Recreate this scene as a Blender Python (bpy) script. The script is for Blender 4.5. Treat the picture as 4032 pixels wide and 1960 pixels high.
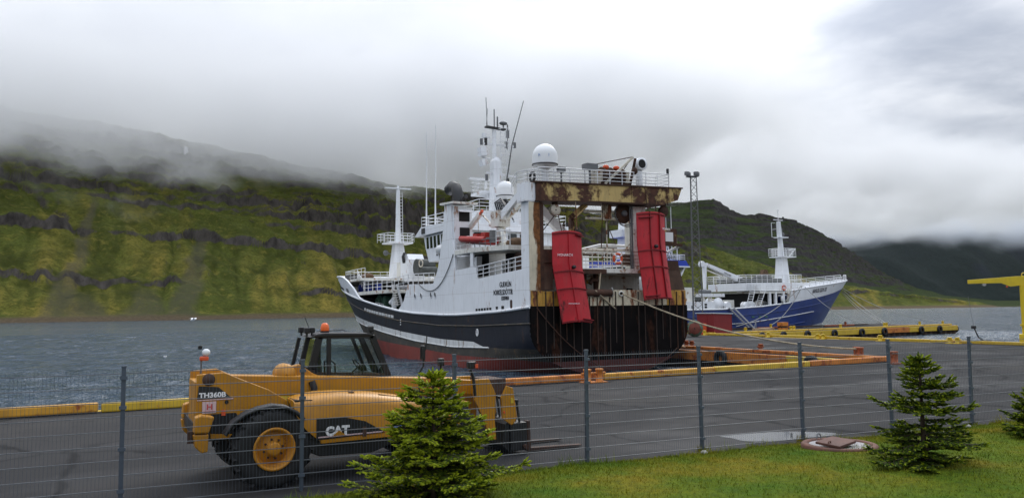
import bpy, bmesh, math, random
import numpy as np
from mathutils import Vector, Matrix, Euler
random.seed(11)
rad = math.radians
SC = bpy.context.scene
COL = SC.collection
for _o in list(bpy.data.objects): bpy.data.objects.remove(_o)

# ------------------------------------------------------------------ camera
# world X runs along the quay, Y out over the fjord, Z up; the quay surface is z = 0
F_PX, IMG_W, IMG_H = 3028.0, 4032.0, 1960.0
YAW, PITCH, ROLL = rad(28), math.atan(240.6 / F_PX), math.atan(.0119)
_f0 = Vector((math.sin(YAW), math.cos(YAW), 0)); _r0 = Vector((math.cos(YAW), -math.sin(YAW), 0)); _z = Vector((0, 0, 1))
_fw = _f0 * math.cos(PITCH) + _z * math.sin(PITCH); _up = _z * math.cos(PITCH) - _f0 * math.sin(PITCH)
_rt = _r0 * math.cos(ROLL) - _up * math.sin(ROLL); _up2 = _up * math.cos(ROLL) + _r0 * math.sin(ROLL)
cam = bpy.data.cameras.new('camera'); cam_o = bpy.data.objects.new('camera', cam); COL.objects.link(cam_o)
cam_o.matrix_world = Matrix.Translation((0, 0, 2.8)) @ Matrix((_rt, _up2, -_fw)).transposed().to_4x4()
cam.sensor_width = 36; cam.lens = 36 * F_PX / IMG_W; cam.clip_start = .1; cam.clip_end = 12000
SC.camera = cam_o

# ------------------------------------------------------------------ light: overcast sky, veiled sun ahead and to the right
SUN_AZ, SUN_EL = rad(42), rad(38)
sun_dir = Vector((math.sin(SUN_AZ) * math.cos(SUN_EL), math.cos(SUN_AZ) * math.cos(SUN_EL), math.sin(SUN_EL)))
SC.view_settings.view_transform = 'Standard'; SC.view_settings.look = 'None'
SC.view_settings.exposure = EXPOSURE = 0.66; SC.view_settings.gamma = 1; SC.view_settings.use_curve_mapping = False
world = bpy.data.worlds.new('World'); SC.world = world; world.use_nodes = True
SC.cycles.use_denoising = True; SC.cycles.max_bounces = 6; SC.cycles.diffuse_bounces = 2; SC.cycles.glossy_bounces = 3
SC.cycles.transmission_bounces = 4; SC.cycles.transparent_max_bounces = 10; SC.cycles.volume_bounces = 7
SC.cycles.caustics_reflective = False; SC.cycles.caustics_refractive = False

class NT:
    """tiny node-tree builder"""
    def __init__(s, tree): s.t = tree; s.n = tree.nodes; s.l = tree.links
    def add(s, typ, ins=None, **kw):
        n = s.n.new(typ)
        for k, v in kw.items(): setattr(n, k, v)
        for k, v in (ins or {}).items(): s.put(n.inputs[k], v)
        return n
    def put(s, sock, v):
        if isinstance(v, bpy.types.NodeSocket): s.l.new(v, sock)
        elif isinstance(v, bpy.types.Node): s.l.new(v.outputs[0], sock)
        else:
            if hasattr(sock.default_value, '__len__') and not isinstance(v, str):
                v = tuple(v)
                if len(sock.default_value) == 4 and len(v) == 3: v = v + (1,)
            sock.default_value = v
    def math(s, op, a, b=0, c=0, clamp=False):
        n = s.n.new('ShaderNodeMath'); n.operation = op; n.use_clamp = clamp
        s.put(n.inputs[0], a); s.put(n.inputs[1], b); s.put(n.inputs[2], c); return n.outputs[0]
    def vmath(s, op, a, b=(0, 0, 0)):
        n = s.n.new('ShaderNodeVectorMath'); n.operation = op; s.put(n.inputs[0], a); s.put(n.inputs[1], b)
        return n.outputs[1] if op in ('DOT_PRODUCT', 'LENGTH') else n.outputs[0]
    def noise(s, vec, scale, detail=3, rough=.5, dist=0):
        n = s.add('ShaderNodeTexNoise', {'Scale': scale, 'Detail': detail, 'Roughness': rough, 'Distortion': dist})
        if vec is not None: s.put(n.inputs['Vector'], vec)
        return n.outputs[0]
    def ramp(s, fac, stops, interp='LINEAR'):
        n = s.n.new('ShaderNodeValToRGB'); e = n.color_ramp.elements; n.color_ramp.interpolation = interp
        while len(e) < len(stops): e.new(.5)
        for el, (p, c) in zip(e, stops):
            el.position = p; el.color = (c, c, c, 1) if not hasattr(c, '__len__') else tuple(c) + (1,)
        s.put(n.inputs[0], fac); return n.outputs[0]
    def mix(s, fac, a, b, blend='MIX'):
        n = s.n.new('ShaderNodeMix'); n.data_type = 'RGBA'; n.blend_type = blend
        s.put(n.inputs[0], fac); s.put(n.inputs[6], a); s.put(n.inputs[7], b); return n.outputs[2]
    def mapr(s, v, a, b, c=0, d=1, smooth=False):
        n = s.n.new('ShaderNodeMapRange'); n.interpolation_type = 'SMOOTHSTEP' if smooth else 'LINEAR'
        for i, q in enumerate((v, a, b, c, d)): s.put(n.inputs[i], q)
        return n.outputs[0]
    def scalev(s, vec, sc):
        n = s.n.new('ShaderNodeMapping'); s.put(n.inputs[0], vec); n.inputs[3].default_value = sc; return n.outputs[0]

w = NT(world.node_tree); w.n.clear()
_tc = w.add('ShaderNodeTexCoord'); _d = _tc.outputs['Generated']
_sky = w.add('ShaderNodeTexSky', sky_type='NISHITA', sun_disc=False, sun_elevation=SUN_EL, sun_rotation=SUN_AZ)
_zz = w.add('ShaderNodeSeparateXYZ', {0: _d}).outputs[2]
# cloud deck seen from below: pattern laid out on a plane overhead, so it crowds together toward the horizon
_den = w.math('ADD', w.math('MAXIMUM', _zz, 0), .16)
SKY_SHIFT = (20.1, 4.2, 0)
_pl = w.vmath('ADD', w.vmath('DIVIDE', _d, w.add('ShaderNodeCombineXYZ', {0: _den, 1: _den, 2: 1.0})), SKY_SHIFT)
_n1 = w.noise(_pl, .80, 6, .50, .35); _n2 = w.noise(w.scalev(_pl, (1, 1, 3)), 2.8, 6, .58, .3)
_cl = w.math('ADD', w.math('MULTIPLY', _n1, .78), w.math('MULTIPLY', _n2, .22))
_sd = w.vmath('DOT_PRODUCT', _d, (math.sin(rad(41)) * math.cos(rad(20)), math.cos(rad(41)) * math.cos(rad(20)), math.sin(rad(20))))
_glow = w.math('POWER', w.math('MAXIMUM', _sd, 0), 48)
_up_ = w.math('POWER', w.math('MAXIMUM', _zz, 0), 2.)
_base = w.mapr(_cl, .38, .63, .25, .66, True)
_lum = w.math('ADD', w.math('MULTIPLY', _base, w.mapr(_glow, 0, 1, .86, 1.15)), w.math('ADD', w.math('MULTIPLY', _glow, .14), w.math('MULTIPLY', _up_, 1.25)))
_tint = w.ramp(_cl, [(.38, (.80, .90, 1.10)), (.62, (1.0, 1.0, 1.0))])
_cloudcol = w.mix(1.0, _tint, w.add('ShaderNodeCombineXYZ', {0: _lum, 1: _lum, 2: _lum}).outputs[0], 'MULTIPLY')
_skyc = w.mix(1.0, _sky.outputs[0], (.1, .1, .1), 'MULTIPLY')
_fin = w.mix(.94, _skyc, _cloudcol)
_bg = w.add('ShaderNodeBackground', {'Color': _fin, 'Strength': 1.0})
_wo = w.add('ShaderNodeOutputWorld', {'Surface': _bg})
world.cycles.sampling_method = 'MANUAL'; world.cycles.sample_map_resolution = 512
sl = bpy.data.lights.new('sun', 'SUN'); sl.energy = .9; sl.angle = rad(25); sl.color = (1, .96, .9)
sun_o = bpy.data.objects.new('sun', sl); COL.objects.link(sun_o)
sun_o.rotation_euler = (-sun_dir).to_track_quat('-Z', 'Y').to_euler()

# ------------------------------------------------------------------ materials
MAT = {}
def mat(name, col=(.5, .5, .5), rough=.6, metal=0., spec=.5, var=.0, vscale=3., bump=0., bscale=40., rust=0., rscale=1.2, rustcol=(.13, .045, .018), coord='Object', col2=None, dirt=0., bias=None, streak=False, seams=0.):
    """procedural paint / metal / stone: base colour with cloudy variation, optional rust patches and grain bump"""
    if name in MAT: return MAT[name]
    m = bpy.data.materials.new(name); m.use_nodes = True; t = NT(m.node_tree); b = t.n['Principled BSDF']
    tc = t.add('ShaderNodeNewGeometry').outputs['Position'] if coord == 'World' else t.add('ShaderNodeTexCoord').outputs[coord]
    c = tuple(col) + (1,)
    if var > 0 or col2:
        n = t.noise(tc, vscale, 5, .6)
        lo = tuple(x * (1 - var) for x in col); hi = tuple(min(1, x * (1 + var)) for x in (col2 or col))
        c = t.ramp(n, [(.3, lo), (.7, hi)])
    if dirt > 0:
        n = t.noise(t.scalev(tc, (4, 4, .5)), 1.5, 5, .65)
        c = t.mix(t.mapr(n, .5, .75, 0, dirt), c, (.10, .085, .065, 1))
    if seams > 0:      # weld seams of the plating: faint lines along the strakes and butts
        q = t.add('ShaderNodeSeparateXYZ', {0: tc}); br = t.add('ShaderNodeTexBrick', {'Vector': t.add('ShaderNodeCombineXYZ', {0: t.math('ADD', q.outputs[0], q.outputs[1]), 1: q.outputs[2], 2: 0.}).outputs[0], 'Scale': 1., 'Mortar Size': .018, 'Mortar Smooth': .3, 'Brick Width': 5.2, 'Row Height': 1.35, 'Color1': (1, 1, 1), 'Color2': (.93, .93, .93), 'Mortar': (.55, .52, .48)})
        c = t.mix(seams, c, br.outputs[0], 'MULTIPLY')
    r = rough
    if rust > 0:
        n = t.noise(t.scalev(tc, (1.3, 1.3, .33)) if streak else tc, rscale, 6, .68, .3)
        if bias:      # (axis, centre, clean half-width, ramp, amount): wear concentrated away from / toward a part of the piece
            q = t.math('ABSOLUTE', t.math('SUBTRACT', t.add('ShaderNodeSeparateXYZ', {0: tc}).outputs[bias[0]], bias[1]))
            n = t.math('ADD', n, t.mapr(q, bias[2], bias[2] + bias[3], -bias[4], bias[4], True))
        f = t.mapr(n, .62 - rust * .3, .70 - rust * .3, 0, 1)
        rc = t.ramp(t.noise(tc, rscale * 4, 4, .6), [(.3, tuple(x * .5 for x in rustcol)), (.7, tuple(x * 1.9 for x in rustcol))])
        c = t.mix(f, c, rc); r = t.mapr(f, 0, 1, rough, .9)
    t.put(b.inputs['Base Color'], c); t.put(b.inputs['Roughness'], r); t.put(b.inputs['Metallic'], metal)
    b.inputs['Specular IOR Level'].default_value = spec
    if bump > 0:
        bn = t.add('ShaderNodeBump', {'Strength': bump, 'Distance': .02, 'Height': t.noise(tc, bscale, 4, .6)})
        t.put(b.inputs['Normal'], bn.outputs[0])
    MAT[name] = m; return m

# ------------------------------------------------------------------ mesh helpers
class MB:
    def __init__(s): s.v = []; s.f = []; s.smooth = []
    def add(s, vs, fs, smooth=False):
        o = len(s.v); s.v += [tuple(p) for p in vs]; s.f += [tuple(i + o for i in f) for f in fs]; s.smooth += [smooth] * len(fs); return s
    def box(s, c, d, rz=0, m=None):
        x, y, z = d[0] / 2, d[1] / 2, d[2] / 2
        vs = [Vector((a, b, e)) for a in (-x, x) for b in (-y, y) for e in (-z, z)]
        R = m or Matrix.Rotation(rz, 3, 'Z')
        return s.add([R @ p + Vector(c) for p in vs], [(0, 1, 3, 2), (4, 6, 7, 5), (0, 4, 5, 1), (2, 3, 7, 6), (0, 2, 6, 4), (1, 5, 7, 3)])
    def bb(s, x0, x1, y0, y1, z0, z1): return s.box(((x0 + x1) / 2, (y0 + y1) / 2, (z0 + z1) / 2), (x1 - x0, y1 - y0, z1 - z0))
    def bar(s, p, q, w, h=None, up=(0, 0, 1), w2=None, h2=None):
        """rectangular beam from p to q, w wide and h deep, optionally tapering to w2 x h2"""
        p, q = Vector(p), Vector(q); h = h or w; w2 = w2 or w; h2 = h2 or h
        d = (q - p).normalized(); a = d.cross(Vector(up))
        if a.length < 1e-4: a = d.cross(Vector((0, 1, 0)))
        a.normalize(); b = a.cross(d)
        vs = [p + a * i * w / 2 + b * j * h / 2 for i in (-1, 1) for j in (-1, 1)] + [q + a * i * w2 / 2 + b * j * h2 / 2 for i in (-1, 1) for j in (-1, 1)]
        return s.add(vs, [(0, 2, 3, 1), (4, 5, 7, 6), (0, 1, 5, 4), (2, 6, 7, 3), (0, 4, 6, 2), (1, 3, 7, 5)])
    def cyl(s, p, q, r, r2=None, n=10, caps=True):
        p, q = Vector(p), Vector(q); r2 = r if r2 is None else r2
        d = (q - p).normalized(); a = d.orthogonal().normalized(); b = d.cross(a)
        vs = []
        for c, R in ((p, r), (q, r2)):
            vs += [c + (a * math.cos(2 * math.pi * i / n) + b * math.sin(2 * math.pi * i / n)) * R for i in range(n)]
        fs = [(i, (i + 1) % n, n + (i + 1) % n, n + i) for i in range(n)]
        s.add(vs, fs, True)
        if caps: s.add(vs[:n], [tuple(range(n))[::-1]]); s.add(vs[n:], [tuple(range(n))])
        return s
    def tube(s, pts, r, n=6, closed=False):
        pts = [Vector(p) for p in pts]; k = len(pts); vs = []; prev = None
        for i, p in enumerate(pts):
            if closed: d = pts[(i + 1) % k] - pts[i - 1]
            else: d = pts[min(i + 1, k - 1)] - pts[max(i - 1, 0)]
            d.normalize()
            a = d.orthogonal().normalized() if prev is None else (prev - d * prev.dot(d)).normalized()
            prev = a; b = d.cross(a); R = r[i] if hasattr(r, '__len__') else r
            vs += [p + (a * math.cos(2 * math.pi * j / n) + b * math.sin(2 * math.pi * j / n)) * R for j in range(n)]
        fs = [(i * n + j, i * n + (j + 1) % n, ((i + 1) % k) * n + (j + 1) % n, ((i + 1) % k) * n + j) for i in range(k if closed else k - 1) for j in range(n)]
        s.add(vs, fs, True)
        if not closed: s.add(vs[:n], [tuple(range(n))[::-1]]); s.add(vs[-n:], [tuple(range(n))])
        return s
    def lathe(s, c, prof, axis='Z', n=24, smooth=True):
        """prof: list of (radius, height along axis)"""
        c = Vector(c); vs = []
        A = {'Z': (Vector((1, 0, 0)), Vector((0, 1, 0)), Vector((0, 0, 1))), 'X': (Vector((0, 1, 0)), Vector((0, 0, 1)), Vector((1, 0, 0))), 'Y': (Vector((0, 0, 1)), Vector((1, 0, 0)), Vector((0, 1, 0)))}[axis]
        for r, h in prof: vs += [c + A[2] * h + (A[0] * math.cos(2 * math.pi * i / n) + A[1] * math.sin(2 * math.pi * i / n)) * max(r, 1e-4) for i in range(n)]
        return s.add(vs, [(j * n + i, j * n + (i + 1) % n, (j + 1) * n + (i + 1) % n, (j + 1) * n + i) for j in range(len(prof) - 1) for i in range(n)], smooth)
    def prism(s, poly, o, ux, uy, ext):
        """flat polygon (2-D points) placed at o with axes ux, uy and extruded by vector ext"""
        o, ux, uy, ext = Vector(o), Vector(ux), Vector(uy), Vector(ext); n = len(poly)
        vs = [o + ux * a + uy * b for a, b in poly]; vs += [p + ext for p in vs]
        area = sum(poly[i][0] * poly[(i + 1) % n][1] - poly[(i + 1) % n][0] * poly[i][1] for i in range(n))
        fs = [tuple(range(n))[::-1], tuple(range(n, 2 * n))] + [(i, (i + 1) % n, n + (i + 1) % n, n + i) for i in range(n)]
        if (ux.cross(uy).dot(ext) < 0) != (area < 0): fs = [f[::-1] for f in fs]
        return s.add(vs, fs)
    def xz(s, poly, y0, y1): return s.prism(poly, (0, y0, 0), (1, 0, 0), (0, 0, 1), (0, y1 - y0, 0))
    def yz(s, poly, x0, x1): return s.prism(poly, (x0, 0, 0), (0, 1, 0), (0, 0, 1), (x1 - x0, 0, 0))
    def xy(s, poly, z0, z1): return s.prism(poly, (0, 0, z0), (1, 0, 0), (0, 1, 0), (0, 0, z1 - z0))
    def ball(s, c, r, n=12, m=8, sc=(1, 1, 1)):
        c = Vector(c); vs = [c + Vector((math.sin(math.pi * j / m) * math.cos(2 * math.pi * i / n) * sc[0], math.sin(math.pi * j / m) * math.sin(2 * math.pi * i / n) * sc[1], math.cos(math.pi * j / m) * sc[2])) * r for j in range(m + 1) for i in range(n)]
        return s.add(vs, [(j * n + i, (j + 1) * n + i, (j + 1) * n + (i + 1) % n, j * n + (i + 1) % n) for j in range(m) for i in range(n)], True)
    def mesh(s, name, m):
        me = bpy.data.meshes.new(name); me.from_pydata(s.v, [], s.f); me.polygons.foreach_set('use_smooth', s.smooth)
        if m: me.materials.append(MAT[m] if isinstance(m, str) else m)
        me.validate(); return me
    def build(s, name, m, parent=None, loc=None, rz=0, bevel=0, fixn=True):
        me = s.mesh(name, m)
        if fixn:
            bm = bmesh.new(); bm.from_mesh(me)
            bmesh.ops.remove_doubles(bm, verts=bm.verts, dist=1e-5) if bevel else None
            bmesh.ops.recalc_face_normals(bm, faces=bm.faces)
            if bevel:
                es = [e for e in bm.edges if len(e.link_faces) == 2 and e.calc_face_angle(0) > .6]
                bmesh.ops.bevel(bm, geom=es, offset=bevel, segments=2, profile=.6, affect='EDGES', clamp_overlap=True)
            bm.to_mesh(me); bm.free()
        return put(name, me, parent, loc, rz)
def put(name, me, parent=None, loc=None, rz=0):
    o = bpy.data.objects.new(name, me); COL.objects.link(o); o.parent = parent
    if loc is not None: o.location = loc
    if rz: o.rotation_euler.z = rz
    return o
def tag(o, label=None, cat=None, group=None, kind=None):
    for k, v in (('label', label), ('category', cat), ('group', group), ('kind', kind)):
        if v: o[k] = v
    return o
def empty(name, loc, label, cat, group=None, rz=0):
    o = bpy.data.objects.new(name, None); COL.objects.link(o); o.location = loc; o.rotation_euler.z = rz; o.empty_display_size = .3
    return tag(o, label, cat, group)
def copy_tree(o, parent=None):
    c = o.copy(); COL.objects.link(c); c.parent = parent
    for ch in o.children: copy_tree(ch, c)
    return c
def text_mesh(txt, size, m, squeeze=1., extrude=.004, bold=0., shear=0., align='LEFT'):
    cu = bpy.data.curves.new('lettering', 'FONT'); cu.body = txt; cu.size = size; cu.extrude = extrude; cu.offset = bold; cu.shear = shear
    cu.align_x = align; cu.resolution_u = 3
    ob = bpy.data.objects.new('lettering', cu); COL.objects.link(ob)
    bpy.context.view_layer.update()
    me = bpy.data.meshes.new_from_object(ob.evaluated_get(bpy.context.evaluated_depsgraph_get()))
    bpy.data.objects.remove(ob); bpy.data.curves.remove(cu)
    me.transform(Matrix.Diagonal((squeeze, 1, 1, 1)))
    me.materials.clear(); me.materials.append(MAT[m]); return me
def catenary(p, q, sag, n=16):
    p, q = Vector(p), Vector(q)
    return [p.lerp(q, t) - Vector((0, 0, sag * 4 * t * (1 - t))) for t in [i / n for i in range(n + 1)]]

# value noise for the terrain
_rng = np.random.default_rng(5); _T = _rng.random((256, 256))
def vnoise(x, y):
    xi, yi = np.floor(x).astype(int), np.floor(y).astype(int); fx, fy = x - xi, y - yi
    fx = fx * fx * (3 - 2 * fx); fy = fy * fy * (3 - 2 * fy); g = lambda a, b: _T[a & 255, b & 255]
    return (g(xi, yi) * (1 - fx) + g(xi + 1, yi) * fx) * (1 - fy) + (g(xi, yi + 1) * (1 - fx) + g(xi + 1, yi + 1) * fx) * fy
def fbm(x, y, o=4, gain=.5):
    s = 0; a = 1; t = 0
    for i in range(o): s = s + a * vnoise(x * 2 ** i + 17 * i, y * 2 ** i + 31 * i); t += a; a *= gain
    return s / t
def smooth(a, b, x): t = np.clip((x - a) / (b - a), 0, 1); return t * t * (3 - 2 * t)
def grid_mesh(name, V, nu, nv, m, attrs=None):
    me = bpy.data.meshes.new(name); me.vertices.add(nu * nv); me.vertices.foreach_set('co', V.reshape(-1).astype(np.float32))
    i, j = np.meshgrid(np.arange(nu - 1), np.arange(nv - 1), indexing='ij'); a = (i * nv + j).reshape(-1)
    q = np.stack([a, a + nv, a + nv + 1, a + 1], 1); me.loops.add(q.size); me.loops.foreach_set('vertex_index', q.reshape(-1))
    me.polygons.add(len(q)); me.polygons.foreach_set('loop_start', np.arange(len(q)) * 4)
    me.update(calc_edges=True); me.polygons.foreach_set('use_smooth', np.ones(len(q), bool))
    for k, arr in (attrs or {}).items():
        at = me.attributes.new(k, 'FLOAT', 'POINT'); at.data.foreach_set('value', arr.reshape(-1).astype(np.float32))
    me.materials.append(m); return me
# ================================================================== terrain, water, cloud
WATER_Z = -1.15
def terrain_material(name, grass_a, grass_b, rock, steep=(.54, .70)):
    m = bpy.data.materials.new(name); m.use_nodes = True; t = NT(m.node_tree); b = t.n['Principled BSDF']
    g = t.add('ShaderNodeNewGeometry'); P = g.outputs['Position']
    nz = t.add('ShaderNodeSeparateXYZ', {0: g.outputs['Normal']}).outputs[2]
    big = t.noise(t.scalev(P, (1, .6, 1.6)), .011, 4, .55); mid = t.noise(t.scalev(P, (1, 1, .5)), .05, 5, .62); fine = t.noise(t.scalev(P, (1, 1, .6)), .42, 5, .75)
    ya = t.add('ShaderNodeAttribute', attribute_name='yellow').outputs['Fac']
    gr = t.mix(t.mapr(t.math('ADD', ya, t.math('MULTIPLY', t.math('SUBTRACT', big, .5), .9)), .05, .85), grass_a + (1,), grass_b + (1,))
    gr = t.mix(t.mapr(mid, .40, .68, 0, .8), gr, tuple(x * .45 for x in grass_a) + (1,))
    gr = t.mix(t.mapr(fine, .44, .66, 0, .75), gr, tuple(x * .4 for x in grass_a) + (1,)); gr = t.mix(t.mapr(t.noise(P, .17, 5, .7), .54, .70, 0, .45), gr, tuple(x * 1.2 for x in grass_b) + (1,)); gr = t.mix(t.mapr(t.noise(P, .8, 3, .7), .56, .70, 0, .4), gr, tuple(x * .22 for x in grass_a) + (1,))
    gr = t.mix(t.math('MULTIPLY', t.add('ShaderNodeAttribute', attribute_name='rill').outputs['Fac'], t.mapr(mid, .3, .6, .3, .9)), gr, tuple(x * .38 for x in grass_a) + (1,))  # rill shading put into the grass colour, as darker growth along them
    rk = t.ramp(t.noise(t.scalev(P, (1, 1, .35)), .16, 5, .65), [(.3, tuple(x * .45 for x in rock)), (.7, tuple(x * 1.5 for x in rock))])
    sl = t.math('ADD', nz, t.math('MULTIPLY', t.math('SUBTRACT', fine, .5), .22))
    c = t.mix(t.mapr(sl, *steep), rk, gr)
    sc = t.add('ShaderNodeAttribute', attribute_name='scree').outputs['Fac']
    scr = t.ramp(fine, [(.3, (.055, .05, .043)), (.7, (.115, .10, .08))])
    c = t.mix(t.math('MULTIPLY', sc, t.mapr(mid, .2, .5, .6, 1.), clamp=True), c, scr)
    sh = t.add('ShaderNodeAttribute', attribute_name='shore').outputs['Fac']
    c = t.mix(sh, c, t.ramp(fine, [(.3, (.07, .05, .032)), (.7, (.15, .115, .07))]))
    sn = t.add('ShaderNodeAttribute', attribute_name='snow').outputs['Fac']
    c = t.mix(t.mapr(sn, .4, .6), c, (.8, .8, .83, 1))
    t.put(b.inputs['Base Color'], c); b.inputs['Roughness'].default_value = 1; b.inputs['Specular IOR Level'].default_value = .1
    bn = t.add('ShaderNodeBump', {'Strength': .9, 'Distance': 2.5, 'Height': t.math('ADD', fine, t.math('MULTIPLY', mid, 2.))}); t.put(b.inputs['Normal'], bn.outputs[0])
    return m

def terrace(h, per, sharp):
    k = np.floor(h / per); f = h / per - k
    return (k + np.where(f < sharp, f * .38 / sharp, .38 + (f - sharp) * .62 / (1 - sharp))) * per

def shore_y(X): return 545 + .2 * np.clip(X, -2000, 330) + 40 * smooth(330, 1200, X) + 7 * (fbm(X * .012, X * 0 + 3, 3) - .5)

def build_mountain_left():
    xs = np.concatenate([np.arange(-330, -120, 8.), np.arange(-120, 760, 2.1), np.arange(760, 1150, 6.)])
    ds = np.concatenate([np.arange(-6, 30, 1.2), np.arange(30, 420, 1.25), np.arange(420, 600, 3.5), np.arange(600, 1300, 20.)])
    X, D = np.meshgrid(xs, ds, indexing='ij'); Y = shore_y(X) + D
    warp = 34 * (fbm(X * .006, D * .004, 3) - .5)
    dd = np.maximum(D - 18, 0)
    spur = fbm(X * .012 + 5, D * .0035, 4)                       # spurs and gullies running down the slope
    gul = np.abs(fbm(X * .017 + 40 + .01 * D, D * .004 + 9, 4) - .5) * 2
    h = .43 * dd + .00028 * dd ** 2 + (spur - .5) * 18 * smooth(20, 200, D) - 6 * (1 - smooth(0, .3, gul)) * smooth(40, 240, D)
    # lava flows: steps in the slope, dipping gently to the right
    s = h + .055 * X + 9 * (fbm(X * .007, D * .006 + 60, 3) - .5) + 3 * (fbm(X * .05, D * .03 + 20, 3) - .5)
    led = np.zeros_like(h); led_amp = fbm(X * .02 + 77, D * .02, 3)
    def step(at, hgt, wid, soft=1.0):                             # a cliff of the given height where s passes 'at'
        return hgt * (smooth(at - wid * .12, at + wid * .12, s) - smooth(at + wid * .2, at + wid * 2.2, s)) * soft
    n4 = smooth(.30, .52, fbm(X * .014 + 3, D * 0 + 1, 3))
    led += step(66, 6.5, 4.5, .35 + .85 * n4)
    led += step(25, 4.2, 3.6, smooth(.5, .58, fbm(X * .011 + 13, D * 0 + 4, 2)))
    band = smooth(70, 260, X) * smooth(760, 480, X); brk = lambda k: smooth(.34, .56, fbm(X * .018 + 9 * k, D * .012 + 5 * k, 3))
    led += step(93, 9, 5, band * brk(1)); led += step(102, 12, 5, band * (.5 + .7 * brk(2))); led += step(113, 12, 5, band * (.4 + .8 * brk(12))); led += step(122, 9, 4.5, (.2 + .9 * band) * brk(3))
    for per, amp, sd in ((9.5, 5.0, 0), (5.2, 2.3, 50)):        # stacked thin terraces of the upper slope
        s_ = s + 1.5 * (fbm(X * .09, D * .05 + 11, 2) - .5); f = s_ / per - np.floor(s_ / per); lay = np.floor(s_ / per)
        led += amp * (smooth(0, .12, f) - smooth(.16, .9, f)) * (.12 + 1.1 * smooth(.36, .58, fbm(X * .012 + lay * 3.7 + sd, D * .01 + lay * 1.3, 3))) * smooth(92, 122, s)
    col = fbm(X * .11, D * .02 + 8, 3)                            # columnar, broken cliff edge
    h2 = h + led * (.25 + 1.5 * col) + (fbm(X * .06, D * .06, 4) - .5) * 4 * smooth(20, 90, D) + (fbm(X * .16, D * .10 + 4, 3) - .5) * 3.0 * smooth(10, 60, D) - 2.6 * (1 - smooth(0, .12, np.abs(fbm(X * .045 + .02 * D, D * .010 + 33, 3) - .5))) * smooth(25, 80, D)
    fan = X * (1 + .0012 * (80 - D)) + 14 * (fbm(X * .012, D * .012 + 70, 2) - .5)      # rills spreading down the debris fans
    rill = np.abs(fbm(fan * .055, D * .006 + 44, 3) - .5) * 2; low = smooth(30, 70, D) * smooth(175, 110, D)
    h2 = h2 + (smooth(0, .38, rill) - .6) * 3.4 * low + (smooth(0, .3, np.abs(fbm(fan * .11 + 7, D * .012, 2) - .5) * 2) - .6) * 1.5 * smooth(25, 60, D)
    yel = np.clip(smooth(.40, .62, fbm(fan * .016 + 3, D * .006 + 15, 3)) * (.25 + .9 * smooth(.08, .45, rill)) * (.35 + .75 * smooth(150, 60, D)), 0, 1)
    crest = np.interp(X, [-330, 0, 110, 200, 240, 430, 600, 720, 850, 1000, 1150], [235, 222, 205, 184, 177, 166, 150, 108, 52, 18, 8]) + 9 * (fbm(X * .009, X * 0 + 50, 3) - .5)   # the shoulder falls to the right
    h2 = np.where(h2 > crest - 12, crest - 12 + 12 * (1 - np.exp(-(np.maximum(h2 - crest + 12, 0)) / 12)) + (h2 - crest + 12) * .06, h2)
    beach = np.clip(D, -6, 18) * .20 + .5 * (fbm(X * .05, D * .1, 2) - .5)
    Z = np.where(D < 18, WATER_Z + beach, WATER_Z + beach + h2 * smooth(14, 40, D))
    scree = np.zeros_like(Z)
    for cx, w0, top, lean in ((54, 10, 78, .20), (-24, 7, 100, .08), (-14, 20, 20, -.05), (28, 17, 24, .1)):
        c = cx + lean * (D - 60) + 10 * (fbm(D * .03 + cx, D * 0, 2) - .5)
        wd = w0 * (1.25 - .8 * np.clip(D / (top / .45), 0, 1)) * (.35 + 1.3 * fbm(X * .07 + cx, D * .05, 4))
        scree = np.maximum(scree, smooth(1.25, .55, np.abs(X - c) / np.maximum(wd, 1)) * smooth(top / .42 + 25, top / .42 - 25, D))
    shore = smooth(24, 9, D + 10 * (fbm(X * .03, D * .05 + 5, 3) - .5))
    snow = (smooth(6, 2, np.hypot(X - 77, (D - 368) * .35)) + smooth(4, 2, np.hypot(X - 74, (D - 400) * .5))) * smooth(.35, .6, fbm(X * .3, D * .12, 3))
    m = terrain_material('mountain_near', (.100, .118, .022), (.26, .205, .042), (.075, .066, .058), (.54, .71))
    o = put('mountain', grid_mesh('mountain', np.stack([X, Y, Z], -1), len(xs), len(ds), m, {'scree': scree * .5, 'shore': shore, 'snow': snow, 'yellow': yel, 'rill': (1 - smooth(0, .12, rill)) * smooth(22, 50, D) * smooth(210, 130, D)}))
    tag(o, kind='structure')

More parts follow.
